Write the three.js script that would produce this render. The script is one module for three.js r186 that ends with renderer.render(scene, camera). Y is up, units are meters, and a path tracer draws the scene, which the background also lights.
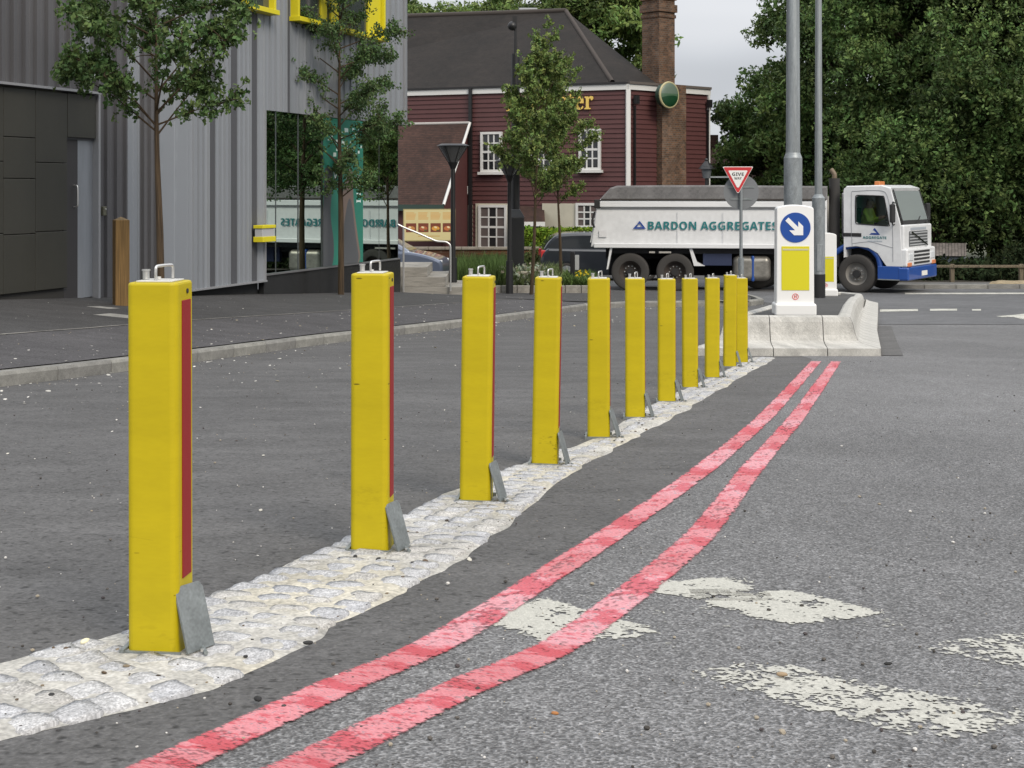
import * as THREE from 'three';
import { mergeGeometries, mergeVertices } from 'three/addons/utils/BufferGeometryUtils.js';
import { RoundedBoxGeometry } from 'three/addons/geometries/RoundedBoxGeometry.js';
import { TextGeometry } from 'three/addons/geometries/TextGeometry.js';
import { FontLoader } from 'three/addons/loaders/FontLoader.js';
import { MarchingCubes } from 'three/addons/objects/MarchingCubes.js';

// ---------------------------------------------------------------- camera, sky, sun, exposure
const F = 1390, HZ = 188, EYE = 0.92;             // focal length and eye level in pixels, eye height in metres
const scene = new THREE.Scene();
const camera = new THREE.PerspectiveCamera(2 * Math.atan(384 / F) * 180 / Math.PI, 1024 / 768, 0.05, 2000);
camera.position.set(0, EYE, 0);
camera.lookAt(0, EYE, -10);
camera.setViewOffset(1024, 768, 0, 384 - HZ, 1024, 768);   // level camera with the lens shifted down
const renderer = new THREE.WebGLRenderer({ antialias: true });
renderer.setSize(1024, 768);
renderer.toneMapping = THREE.LinearToneMapping;
renderer.toneMappingExposure = 1.6;
renderer.shadowMap.enabled = true;

// seeded random numbers and tileable noise
let seedState = 7;
function seed(n) { seedState = n | 0; }
function rnd() { seedState = (seedState + 0x6d2b79f5) | 0; let t = Math.imul(seedState ^ (seedState >>> 15), 1 | seedState); t = (t + Math.imul(t ^ (t >>> 7), 61 | t)) ^ t; return ((t ^ (t >>> 14)) >>> 0) / 4294967296; }
const rr = (a, b) => a + (b - a) * rnd();
const clamp = (x, a = 0, b = 1) => Math.min(b, Math.max(a, x));
const sm = (a, b, x) => { const t = clamp((x - a) / (b - a)); return t * t * (3 - 2 * t); };
function lattice(n, m) { const a = new Float32Array(n * m); for (let i = 0; i < a.length; i++) a[i] = rnd(); return a; }
function vnoise(lat, n, m, x, y) {
  let xi = Math.floor(x), yi = Math.floor(y); let fx = x - xi, fy = y - yi;
  fx = fx * fx * (3 - 2 * fx); fy = fy * fy * (3 - 2 * fy);
  const x0 = ((xi % n) + n) % n, x1 = (x0 + 1) % n, y0 = ((yi % m) + m) % m, y1 = (y0 + 1) % m;
  const a = lat[y0 * n + x0], b = lat[y0 * n + x1], c = lat[y1 * n + x0], d = lat[y1 * n + x1];
  return (a + (b - a) * fx) * (1 - fy) + (c + (d - c) * fx) * fy;
}
function noiseField(w, h, octs) {   // octs: [[cells x, cells y, weight], ...]; tileable
  const out = new Float32Array(w * h); let tot = 0;
  for (const [nx, ny, wt] of octs) {
    const lat = lattice(nx, ny); tot += wt;
    for (let y = 0; y < h; y++) for (let x = 0; x < w; x++) out[y * w + x] += wt * vnoise(lat, nx, ny, x * nx / w, y * ny / h);
  }
  for (let i = 0; i < out.length; i++) out[i] /= tot;
  return out;
}
const WN = lattice(64, 64), WN2 = lattice(64, 64);
const wnoise = (x, y) => 0.5 * vnoise(WN, 64, 64, x, y) + 0.3 * vnoise(WN2, 64, 64, x * 2.1 + 5, y * 2.1) + 0.2 * vnoise(WN, 64, 64, x * 4.3 + 9, y * 4.3 + 3);
function tex(w, h, fn, repeat = 1, srgb = true) {   // fn(i) -> [r,g,b,(a)] 0..1
  const d = new Uint8Array(w * h * 4);
  for (let i = 0; i < w * h; i++) { const c = fn(i); d[i * 4] = clamp(c[0]) * 255; d[i * 4 + 1] = clamp(c[1]) * 255; d[i * 4 + 2] = clamp(c[2]) * 255; d[i * 4 + 3] = c.length > 3 ? clamp(c[3]) * 255 : 255; }
  const t = new THREE.DataTexture(d, w, h, THREE.RGBAFormat);
  t.wrapS = t.wrapT = THREE.RepeatWrapping; t.magFilter = THREE.LinearFilter; t.minFilter = THREE.LinearFilter;
  t.repeat.set(repeat, repeat); if (srgb) t.colorSpace = THREE.SRGBColorSpace; t.needsUpdate = true; return t;
}
const lin = (r, g, b) => new THREE.Color().setRGB(r, g, b);
const std = (r, g, b, rough = 0.8, extra = {}) => new THREE.MeshStandardMaterial({ color: lin(r, g, b), roughness: rough, ...extra });

// overcast sky: one soft cloud layer, brighter overhead
{
  seed(11);
  const W = 1024, H = 512, data = new Float32Array(W * H * 4);
  const n1 = noiseField(W, H, [[14, 22, 1], [36, 80, 0.8], [70, 170, 0.5], [140, 300, 0.25]]);
  for (let y = 0; y < H; y++) for (let x = 0; x < W; x++) {
    const el = (y + 0.5) / H * Math.PI - Math.PI / 2, s = Math.sin(el), i = y * W + x;
    const L = s >= 0 ? 0.375 + 0.74 * s : 0.22;
    const c = s >= 0 ? 1 + (n1[i] - 0.5) * 1.15 * (0.75 + 0.25 * s) : 1;
    const thin = clamp((n1[i] - 0.45) * 2.2);
    data[i * 4] = L * c * (0.93 + 0.065 * thin); data[i * 4 + 1] = L * c * (0.972 + 0.02 * thin); data[i * 4 + 2] = L * c * (1.035 - 0.03 * thin); data[i * 4 + 3] = 1;
  }
  const sky = new THREE.DataTexture(data, W, H, THREE.RGBAFormat, THREE.FloatType);
  sky.mapping = THREE.EquirectangularReflectionMapping; sky.magFilter = THREE.LinearFilter; sky.minFilter = THREE.LinearFilter; sky.needsUpdate = true;
  scene.background = sky; scene.environment = sky;
}
const sun = new THREE.DirectionalLight(0xfff3e2, 1.5);
sun.position.set(17, 27, 10); sun.target.position.set(0, -1, -20);
sun.shadow.radius = 45; sun.castShadow = true; sun.shadow.mapSize.set(4096, 4096);
Object.assign(sun.shadow.camera, { left: -60, right: 60, top: 60, bottom: -60, near: 1, far: 160 });
scene.add(sun, sun.target);

// ---------------------------------------------------------------- helpers
const px = (u, d) => (u - 512) * d / F, py = (v, d) => EYE - (v - HZ) * d / F;
function P(d) {                                   // the road falls away from the camera and levels out
  if (d < 14) return -0.064 * d;
  const e = Math.min(d, 40) - 14; let y = -0.896 - (0.064 * e - 0.00169 * e * e / 2);
  if (d > 40) { const g = Math.min(d, 60) - 40; y -= 0.02 * g - 0.001 * g * g / 2; }
  return y;
}
function G(u, v) {                                // the road point that lies under a spot of the photograph
  let a = 0.8, b = 200;
  for (let i = 0; i < 60; i++) { const m = (a + b) / 2; if (HZ + F * (EYE - P(m)) / m > v) a = m; else b = m; }
  return [px(u, a), a];
}
const V3 = (x, y, d) => new THREE.Vector3(x, y, -d);
const taken = new Map();
function numbered(name) { const n = taken.get(name) ?? 0; taken.set(name, n + 1); return n ? name + '_' + String(n).padStart(3, '0') : name; }
function mk(name, geo, m, parent) { const o = new THREE.Mesh(geo, m); o.name = name; (parent ?? scene).add(o); return o; }
function part(parent, name, geo, m, x = 0, y = 0, z = 0) { const o = mk(name, geo, m, parent); o.position.set(x, y, z); return o; }
function top(name, o, label, category, group) { o.name = numbered(name); o.userData.label = label; o.userData.category = category; if (group) o.userData.group = group; if (!o.parent) scene.add(o); return o; }
function thing(name, label, category, x = 0, y = 0, d = 0, turn = 0, group) { const o = new THREE.Group(); top(name, o, label, category, group); o.position.set(x, y, -d); o.rotation.y = turn; return o; }
function setting(o, name, label, category, kind = 'structure') { o.name = numbered(name); o.userData.kind = kind; o.userData.label = label; o.userData.category = category; if (!o.parent) scene.add(o); return o; }
const box = (w, h, d, x = 0, y = 0, z = 0) => new THREE.BoxGeometry(w, h, d).translate(x, y, z);
const rbox = (w, h, d, r, x = 0, y = 0, z = 0, s = 2) => new RoundedBoxGeometry(w, h, d, s, r).translate(x, y, z);
const cyl = (r0, r1, h, x = 0, y = 0, z = 0, n = 20) => new THREE.CylinderGeometry(r0, r1, h, n).translate(x, y, z);
const cylZ = (r, h, x = 0, y = 0, z = 0, n = 28) => new THREE.CylinderGeometry(r, r, h, n).rotateX(Math.PI / 2).translate(x, y, z);
const cylX = (r, h, x = 0, y = 0, z = 0, n = 28) => new THREE.CylinderGeometry(r, r, h, n).rotateZ(Math.PI / 2).translate(x, y, z);
const join = (list) => mergeGeometries(list.map((g) => { const q = g.index ? g.toNonIndexed() : g; for (const k of Object.keys(q.attributes)) if (!['position', 'normal', 'uv'].includes(k)) q.deleteAttribute(k); return q; }));
const tube = (pts, r, n = 8, seg = 0, closed = false) => new THREE.TubeGeometry(new THREE.CatmullRomCurve3(pts.map((p) => p.isVector3 ? p : new THREE.Vector3(...p)), closed, 'catmullrom', 0.3), seg || pts.length * 5, r, n, closed);
const shape = (pts) => new THREE.Shape(pts.map(([x, y]) => new THREE.Vector2(x, y)));
const extr = (pts, depth, bevel = 0, holes = []) => {
  const s = pts instanceof THREE.Path ? pts : shape(pts); for (const h of holes) s.holes.push(h instanceof THREE.Path ? h : new THREE.Path(h.map(([x, y]) => new THREE.Vector2(x, y))));
  return new THREE.ExtrudeGeometry(s, { depth, bevelEnabled: bevel > 0, bevelSize: bevel, bevelThickness: bevel, bevelSegments: 2, curveSegments: 12 });
};
function roundRect(w, h, r) {
  const s = new THREE.Shape(), x = -w / 2, y = -h / 2;
  s.moveTo(x + r, y); s.lineTo(x + w - r, y); s.absarc(x + w - r, y + r, r, -Math.PI / 2, 0); s.lineTo(x + w, y + h - r); s.absarc(x + w - r, y + h - r, r, 0, Math.PI / 2);
  s.lineTo(x + r, y + h); s.absarc(x + r, y + h - r, r, Math.PI / 2, Math.PI); s.lineTo(x, y + r); s.absarc(x + r, y + r, r, Math.PI, 1.5 * Math.PI); return s;
}
function limb(pts, radii, n = 7, out = []) {       // a tapered, bending branch
  const c = new THREE.CatmullRomCurve3(pts), k = Math.max(3, pts.length * 3), fr = c.computeFrenetFrames(k), pos = [], idx = [];
  for (let i = 0; i <= k; i++) {
    const t = i / k, p = c.getPoint(t), f = t * (radii.length - 1), j = Math.min(radii.length - 2, Math.floor(f)), r = radii[j] + (radii[j + 1] - radii[j]) * (f - j);
    for (let a = 0; a < n; a++) { const w = a / n * 6.2832, v = p.clone().addScaledVector(fr.normals[i], Math.cos(w) * r).addScaledVector(fr.binormals[i], Math.sin(w) * r); pos.push(v.x, v.y, v.z); }
  }
  for (let i = 0; i < k; i++) for (let a = 0; a < n; a++) { const b = (a + 1) % n; idx.push(i * n + a, i * n + b, (i + 1) * n + a, i * n + b, (i + 1) * n + b, (i + 1) * n + a); }
  const g = new THREE.BufferGeometry(); g.setAttribute('position', new THREE.Float32BufferAttribute(pos, 3)); g.setIndex(idx); g.computeVertexNormals();
  const uv = []; for (let i = 0; i < pos.length / 3; i++) uv.push((i % n) / n, pos[i * 3 + 1]); g.setAttribute('uv', new THREE.Float32BufferAttribute(uv, 2));
  out.push(g); return g;
}
// a sheet of ground between two polylines given as [x, d]; y follows the height function; uv in metres; optional patchy tone
function ribbon(A, B, nAlong, nAcross, height, tone) {
  const ca = new THREE.CatmullRomCurve3(A.map(([x, d]) => new THREE.Vector3(x, 0, d)), false, 'catmullrom', 0.35), cb = new THREE.CatmullRomCurve3(B.map(([x, d]) => new THREE.Vector3(x, 0, d)), false, 'catmullrom', 0.35);
  const pos = [], uv = [], col = [], idx = [];
  for (let i = 0; i <= nAlong; i++) {
    const t = i / nAlong, a = ca.getPoint(t), b = cb.getPoint(t);
    for (let j = 0; j <= nAcross; j++) {
      const s = j / nAcross, x = a.x + (b.x - a.x) * s, d = a.z + (b.z - a.z) * s;
      pos.push(x, height(x, d), -d); uv.push(x, d);
      if (tone) { const c = tone(x, d); col.push(...c); }
    }
  }
  const m = nAcross + 1;
  for (let i = 0; i < nAlong; i++) for (let j = 0; j < nAcross; j++) { const q = i * m + j; idx.push(q, q + 1, q + m, q + 1, q + m + 1, q + m); }
  const g = new THREE.BufferGeometry(); g.setAttribute('position', new THREE.Float32BufferAttribute(pos, 3)); g.setAttribute('uv', new THREE.Float32BufferAttribute(uv, 2));
  if (tone) g.setAttribute('color', new THREE.Float32BufferAttribute(col, 3)); g.setIndex(idx); g.computeVertexNormals();
  if (g.attributes.normal.getY(Math.floor(pos.length / 6)) < 0) { const ii = g.index.array; for (let i = 0; i < ii.length; i += 3) { const t = ii[i]; ii[i] = ii[i + 1]; ii[i + 1] = t; } g.computeVertexNormals(); }
  return g;
}
const curveOf = (A) => new THREE.CatmullRomCurve3(A.map(([x, d]) => new THREE.Vector3(x, 0, d)), false, 'catmullrom', 0.35);
const greyTone = (lo, hi, f, f2 = 0) => (x, d) => { const n = wnoise(x * f + 20, d * f + 20) * 0.7 + wnoise(x * f * 5 + 3, d * f * 5) * 0.3, t = lo + (hi - lo) * clamp((n - 0.25) * 2); return [t, t, t]; };

// ---------------------------------------------------------------- surface textures
seed(101);
const T = {};
{
  const S = 1024;
  let a = noiseField(S, S, [[300, 300, 1], [170, 170, 0.8], [520, 520, 0.5]]), b = noiseField(S, S, [[8, 8, 1], [24, 24, 0.7]]);
  const speck = lattice(S, S);
  T.chip = tex(S, S, (i) => { let v = 0.5 + (a[i] - 0.5) * 2.6 + (b[i] - 0.5) * 0.16; const q = clamp(0.63 + (v - 0.5) * 0.30, 0.2, 1), w = (a[(i * 7) % a.length] - 0.5) * 0.10; return [q + w * 0.6, q, q - w * 0.3]; }, 1 / 1.35);
  T.chipB = tex(S, S, (i) => { const v = 0.5 + (a[i] - 0.5) * 2.6; return [v, v, v]; }, 1 / 1.35, false);
  a = noiseField(S, S, [[260, 260, 1], [120, 120, 0.5], [500, 500, 0.8]]); b = noiseField(S, S, [[6, 10, 1], [20, 40, 0.7]]);
  const str = noiseField(S, S, [[110, 150, 1], [200, 260, 0.7]]);
  T.tar = tex(S, S, (i) => { const v = 0.72 + (a[i] - 0.5) * 0.36 + (b[i] - 0.5) * 0.14 - Math.max(0, str[i] - 0.66) * 1.2; const s = speck[(i * 3) % speck.length] > 0.9975 ? 0.3 : 0; return [v + s, v + s, v + s * 0.95]; }, 1 / 2.3);
  T.tarB = tex(S, S, (i) => { const v = 0.5 + (a[i] - 0.5) * 1.6 - Math.max(0, str[i] - 0.6) * 1.5; return [v, v, v]; }, 1 / 2.3, false);
  const S2 = 512;
  a = noiseField(S2, S2, [[6, 6, 1], [14, 14, 0.8], [40, 40, 0.5], [130, 130, 0.5]]); b = noiseField(S2, S2, [[220, 220, 1], [110, 110, 0.5]]);
  T.conc = tex(S2, S2, (i) => { const v = 0.82 + (a[i] - 0.5) * 0.34 + (b[i] - 0.5) * 0.14; return [v, v * 0.99, v * 0.965]; }, 1);
  T.concB = tex(S2, S2, (i) => { const v = 0.5 + (b[i] - 0.5) + (a[i] - 0.5) * 0.6; return [v, v, v]; }, 1, false);
  T.gran = tex(S2, S2, (i) => { const v = 0.82 + (b[i] - 0.5) * 0.42 + (a[i] - 0.5) * 0.25; return [v, v, v * 1.01]; }, 1.6);
  T.mort = tex(S2, S2, (i) => { const v = 0.84 + (b[i] - 0.5) * 0.3 + (a[i] - 0.5) * 0.4; return [v, v * 0.99, v * 0.97]; }, 0.7);
  a = noiseField(S, S, [[5, 3, 1], [9, 14, 0.9], [40, 40, 0.6], [150, 150, 0.4]]); b = noiseField(S, S, [[260, 260, 1], [120, 120, 0.9], [60, 60, 0.5]]);
  T.red = tex(S, S, (i) => { const p = sm(0.47, 0.56, a[i]), q = (b[i] - 0.5) * 0.5, dk = sm(0.66, 0.74, b[i]) * 0.35; return [0.80 + 0.06 * p + q * 0.45 - dk * 0.8, 0.32 + 0.18 * p + q * 0.4 - dk * 0.2, 0.36 + 0.17 * p + q * 0.4 - dk * 0.2]; }, 0.75);
  T.redA = tex(S, S, (i) => { const v = b[i] * 0.75 + a[i] * 0.25; const k = 1 - 0.8 * sm(0.56, 0.68, v); return [k, k, k]; }, 1.3, false);
  T.whiteA = tex(S, S, (i) => { const v = b[i] * 0.6 + a[i] * 0.4; const k = 1 - 0.75 * sm(0.57, 0.62, v); return [k, k, k]; }, 1.1, false);
  T.whiteWornA = tex(S, S, (i) => { const v = b[i] * 0.82 + a[i] * 0.18; const k = 1 - 0.85 * sm(0.49, 0.56, v); return [k, k, k]; }, 1.1, false);
  T.paint = tex(S2, S2, (i) => { const v = 0.9 + (b[i * 2] - 0.5) * 0.25; return [v, v, v * 0.97]; }, 1);
  a = noiseField(S2, S2, [[90, 5, 1], [200, 8, 0.8], [30, 3, 0.6]]);
  T.wood = tex(S2, S2, (i) => { const v = 0.72 + (a[i] - 0.5) * 0.8; return [v, v * 0.93, v * 0.82]; }, 1);
  a = noiseField(S2, S2, [[4, 4, 1], [12, 12, 0.7], [60, 60, 0.35], [200, 200, 0.3]]);
  T.dust = tex(S2, S2, (i) => { const v = 0.92 + (a[i] - 0.5) * 0.12; return [v, v, v]; }, 1);
  // paint with a few rubs, specks and scratches
  T.scuff = [0, 1, 2].map((q) => {
    const W = 256, H = 1024, n1 = noiseField(W, H, [[4, 12, 1], [12, 40, 0.8], [60, 220, 0.5]]), n2 = noiseField(W, H, [[10, 20, 1], [40, 80, 1], [110, 300, 0.8]]), dots = [];
    for (let k = 0; k < 26; k++) dots.push([rnd() * W, Math.pow(rnd(), 1.5) * H, rr(0.8, 2.4), rr(0.25, 0.7)]);
    const out = new Float32Array(W * H).fill(0); for (const [x, y, r, s] of dots) for (let yy = -6; yy <= 6; yy++) for (let xx = -4; xx <= 4; xx++) { const X = (Math.round(x) + xx + W) % W, Y = Math.round(y) + yy; if (Y >= 0 && Y < H && Math.hypot(xx, yy * 0.8) < r) out[Y * W + X] = s; }
    for (let k = 0; k < 9; k++) { let x = rnd() * W, y = Math.pow(rnd(), 1.6) * H * 0.6; const a = rr(-0.5, 0.5), l = rr(8, 40), s = rr(0.1, 0.3); for (let i = 0; i < l; i++) { const X = Math.floor(x + i * Math.cos(a) + W) % W, Y = Math.floor(y + i * Math.sin(a)); if (Y >= 0 && Y < H) out[Y * W + X] = s; } }
    const rub = (i) => { const y = Math.floor(i / W) / H, c = [0.12, 0.3, 0.2][q]; return sm(0.56, 0.72, n2[i]) * Math.max(0, 1 - Math.abs(y - c) * 9) * [0.07, 0.04, 0.3][q]; };
    return tex(W, H, (i0) => { const i = (H - 1 - Math.floor(i0 / W)) * W + i0 % W; const v = 0.93 + (n1[i] - 0.5) * 0.08, k = 1 - out[i] * 0.6 - rub(i); return [v * k, v * k, v * (0.25 + 0.75 * k)]; }, 1);
  });
  // plain tiles of the far roofs: courses a tile deep, too far away to tell apart
  const tl = lattice(32, 64);
  a = noiseField(S2, S2, [[5, 5, 1], [16, 16, 0.8], [70, 70, 0.6]]);
  T.roof = tex(S2, S2, (i) => { const x = i % S2, y = Math.floor(i / S2), row = y >> 4, c = ((x + (row & 1) * 8) >> 4) % 32, j = (y & 15) < 3 ? 0.6 : 1; const v = (0.70 + tl[row * 32 + c] * 0.12 + (a[i] - 0.5) * 0.4) * j; return [v, v * 0.96, v * 0.92]; }, 1 / 3.2);
  T.roofB = tex(S2, S2, (i) => { const y = Math.floor(i / S2), v = (y & 15) / 15; return [v, v, v]; }, 1 / 3.2, false);
  const bl = lattice(16, 32);
  T.brick = tex(S2, S2, (i) => { const x = i % S2, y = Math.floor(i / S2), row = y >> 4, xx = x + (row & 1) * 16, c = (xx >> 5) % 16, m = (y & 15) < 3 || (xx & 31) < 3; const v = bl[row * 16 + c], g = (a[i] - 0.5) * 0.3; return m ? [0.62 + g, 0.57 + g, 0.5 + g] : [0.5 + v * 0.22 + g, 0.36 + v * 0.15 + g, 0.27 + v * 0.1 + g]; }, 1 / 2.4);
}
// ---------------------------------------------------------------- ground, roads and pavements
const chipMat = new THREE.MeshStandardMaterial({ color: lin(0.41, 0.408, 0.412), map: T.chip, roughness: 0.92, bumpMap: T.chipB, bumpScale: 0.004, vertexColors: true });
const tarMat = new THREE.MeshStandardMaterial({ color: lin(0.188, 0.184, 0.183), map: T.tar, roughness: 0.88, bumpMap: T.tarB, bumpScale: 0.003, vertexColors: true });
const walkMat = new THREE.MeshStandardMaterial({ color: lin(0.102, 0.099, 0.099), map: T.tar, roughness: 0.9, bumpMap: T.tarB, bumpScale: 0.003, vertexColors: true });
const bandMat = new THREE.MeshStandardMaterial({ color: lin(0.138, 0.132, 0.138), map: T.tar, roughness: 0.9, bumpMap: T.tarB, bumpScale: 0.003, vertexColors: true });
const farRoadMat = new THREE.MeshStandardMaterial({ color: lin(0.235, 0.237, 0.245), map: T.tar, roughness: 0.85, bumpMap: T.tarB, bumpScale: 0.002, vertexColors: true });
{
  const g = ribbon([[-700, -60], [-700, 8], [-700, 20], [-700, 60], [-700, 300], [-700, 1500]], [[700, -60], [700, 8], [700, 20], [700, 60], [700, 300], [700, 1500]], 120, 4, (x, d) => P(Math.max(d, -60)) - 0.06);
  setting(mk('ground', g, std(0.11, 0.115, 0.07, 1)), 'ground', 'rough ground around the road junction', 'ground');
}
// left kerb line of the closed lane, which then turns across towards the junction
const kerbLine = [[-8.2, 1.0], [-6.1, 6.5], [-4.28, 11.6], [-3.42, 15.0], [-2.46, 18.8], [-0.55, 24.2], [1.1, 28.6], [1.75, 30.1], [2.5, 31.0], [4.2, 31.25], [5.3, 31.5], [5.85, 32.3], [5.95, 34.5], [5.6, 36.2]];
const redA = [[-1.15, 1.9], G(105, 795), G(168, 768), G(336, 690), G(448, 640), G(605, 540), G(704, 470), G(768, 415), G(816, 362)].map(([x, d], i) => [x, d]);
const redB = [[-0.83, 1.9], G(242, 795), G(306, 768), G(464, 690), G(572, 640), G(697, 540), G(752, 470), G(799, 415), G(836, 362)];
const settL = [[-2.35, 1.6], [-1.75, 2.55], G(0, 662), G(132, 628), G(348, 540), G(457, 490), G(541, 457), G(601, 436), G(652, 405), G(700, 382), G(752, 358)];
const settR = [[-1.85, 1.2], [-1.35, 2.1], G(0, 744), G(210, 690), G(385, 600), G(490, 540), G(570, 474), G(650, 430), G(710, 396), G(745, 375), G(776, 358)];
{
  const ys = []; for (let d = -8; d <= 62; d += 0.5) ys.push(d);
  const g = ribbon([[-40, -8], [-40, 62]], [[60, -8], [60, 62]], 160, 220, (x, d) => P(d), greyTone(0.82, 1.12, 0.55));
  setting(mk('lane', g, tarMat), 'road', 'dark smooth tarmac of the closed lane left of the bollards', 'road');
  const lf = [...redA.map(([x, d]) => [x - 0.06, d]), [3.34, 15.6]];
  lf[0] = [-1.6, 1.2]; lf.unshift([-3.5, -4]);
  const g2 = ribbon(lf, lf.map(([x, d], i) => [26 + i * 0.5, d]), 150, 130, (x, d) => P(d) + 0.003, greyTone(0.80, 1.16, 0.5));
  setting(mk('road', g2, chipMat), 'road', 'light grey stone-chip road right of the red lines', 'road');
  const g3 = ribbon([[3.34, 15.6], [3.3, 18], [3.9, 20.5], [5.0, 24.2]], [[31.5, 15.6], [31.5, 18], [32, 20.5], [32, 23.6]], 40, 110, (x, d) => P(d) + 0.003, greyTone(0.78, 1.08, 0.5));
  setting(mk('road', g3, chipMat), 'road', 'light grey stone-chip road beside the traffic island', 'road');
  const g4 = ribbon([[-40, 36.8], [-40, 50], [-40, 60]], [[60, 36.8], [60, 50], [60, 60]], 46, 160, (x, d) => P(d) + 0.008, greyTone(0.85, 1.1, 0.3));
  setting(mk('road', g4, farRoadMat), 'road', 'smooth grey main road under the tipper truck', 'road');
  const g5 = ribbon([[5.0, 24.25], [6.0, 30], [6.0, 36.8]], [[40, 23.65], [40, 30], [40, 36.8]], 26, 110, (x, d) => P(d) + 0.006, greyTone(0.84, 1.1, 0.3));
  setting(mk('road', g5, farRoadMat), 'road', 'smooth grey road at the junction mouth', 'road');
  const patch = ribbon([[4.24, 16.1], [5.15, 19.6], [6.2, 23.6]], [[4.52, 16.05], [5.42, 19.6], [6.44, 23.6]], 20, 2, (x, d) => P(d) + 0.009, greyTone(0.9, 1.1, 2));
  setting(mk('tarmac_patch', patch, new THREE.MeshStandardMaterial({ color: lin(0.2, 0.195, 0.19), map: T.tar, roughness: 0.95, vertexColors: true })), 'road', 'dark tarmac repair strip along the island kerb', 'road');
}
// building line (used by the pavement too)
const FX0 = -13.29, FK = 0.335;
const gB = (d) => -0.60 - 0.066 * (d - 18.9);
const kerbC = curveOf(kerbLine), kerbPts = kerbC.getSpacedPoints(400).map((p) => [p.x, p.z]);
const kerbX = (d) => { for (let i = 1; i < kerbPts.length; i++) if (kerbPts[i][1] >= d) return kerbPts[i][0]; return 5.6; };
function walkY(x, d) {                            // the pavement rises from the kerb to the building
  const k = P(d) + 0.125, xk = kerbX(Math.min(d, 29.5)), xb = FX0 + FK * d;
  if (d > 31.5) { const t = clamp((xk - x) / (xk - xb)); const e = sm(31.5, 34, d); return (k + (gB(d) - k) * t) * (1 - e) + (k - 0.02) * e; }
  const t = clamp((xk - x) / (xk - xb), 0, 1.25); return k + (gB(d) - k) * t;
}
{
  const sh = [], nA = 150, K = kerbC.getSpacedPoints(nA);
  const inner = K.map((p) => [p.x - 0.13, p.z]);
  const A = [], B = [];
  for (const [x, d] of inner) if (d < 31.15 || x < 2) { if (x > 2.2) break; A.push([x, d]); B.push([FX0 + FK * Math.min(d, 40) - 1.5, d]); }
  const tone = greyTone(0.85, 1.12, 0.6);
  setting(mk('pavement', ribbon(B, A, 150, 60, walkY, tone), bandMat), 'pavement', 'purplish grey tarmac band of pavement along the kerb', 'pavement');
  const off = (w) => A.map(([x, d]) => [x - w + (wnoise(d * 2, w * 9) - 0.5) * 0.05, d]);
  setting(mk('pavement', ribbon(B, off(1.72), 150, 50, (x, d) => walkY(x, d) + 0.004, tone), walkMat), 'pavement', 'dark tarmac pavement in front of the grey building', 'pavement');
  setting(mk('edging_strip', ribbon(off(1.735), off(1.705), 300, 1, (x, d) => walkY(x, d) + 0.007), std(0.34, 0.335, 0.32, 0.9, { map: T.conc })), 'edging', 'thin pale edging line within the pavement', 'edging');
  const C = [[-9, 31.04], [-9, 33], [-9, 36.7]], D = [[5.2, 31.62], [5.8, 33.5], [5.5, 36.7]];
  const last = A[A.length - 1];
  const g = ribbon([[B[B.length - 1][0], last[1] + 0.01], [-9, 34], [-9, 36.75]], [[5.35, last[1] + 0.62], [5.8, 34], [5.4, 36.75]], 24, 70, walkY, tone);
  setting(mk('pavement', g, walkMat), 'pavement', 'tarmac pavement corner behind the bollards near the flower bed', 'pavement');
}
// kerb stones
const kerbMat = [0, 1, 2].map((i) => new THREE.MeshStandardMaterial({ color: lin(0.30 + i * 0.03, 0.30 + i * 0.03, 0.295 + i * 0.025), map: T.conc, roughness: 0.9, bumpMap: T.concB, bumpScale: 0.002 }));
{
  seed(31);
  const kg = setting(new THREE.Group(), 'kerb', 'concrete kerb curving along the pavement edge', 'kerb');
  const L = kerbC.getLength(), step = 0.914; let s = 3.0;
  while (s + step < L) {
    const a = kerbC.getPointAt(s / L), b = kerbC.getPointAt((s + step - 0.008) / L), A = V3(a.x, P(a.z), a.z), B = V3(b.x, P(b.z), b.z);
    const g = extr([[0, -0.15], [0.125, -0.15], [0.128, 0.095], [0.112, 0.124], [0, 0.127]].map(([x, y]) => [x - 0.128, y]), A.distanceTo(B), 0.0);
    const o = mk('kerb_stone', g, kerbMat[Math.floor(rnd() * 3)], kg); o.position.copy(A);
    const dir = B.clone().sub(A).normalize(), right = new THREE.Vector3().crossVectors(dir, new THREE.Vector3(0, 1, 0)).normalize(), up = new THREE.Vector3().crossVectors(right, dir);
    o.quaternion.setFromRotationMatrix(new THREE.Matrix4().makeBasis(right, up, dir));
    // the basis above is left-handed along dir, so turn the profile to face the lane
    o.quaternion.setFromRotationMatrix(new THREE.Matrix4().makeBasis(right, up, right.clone().cross(up)));
    o.position.copy(B);
    s += step;
  }
}
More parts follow.
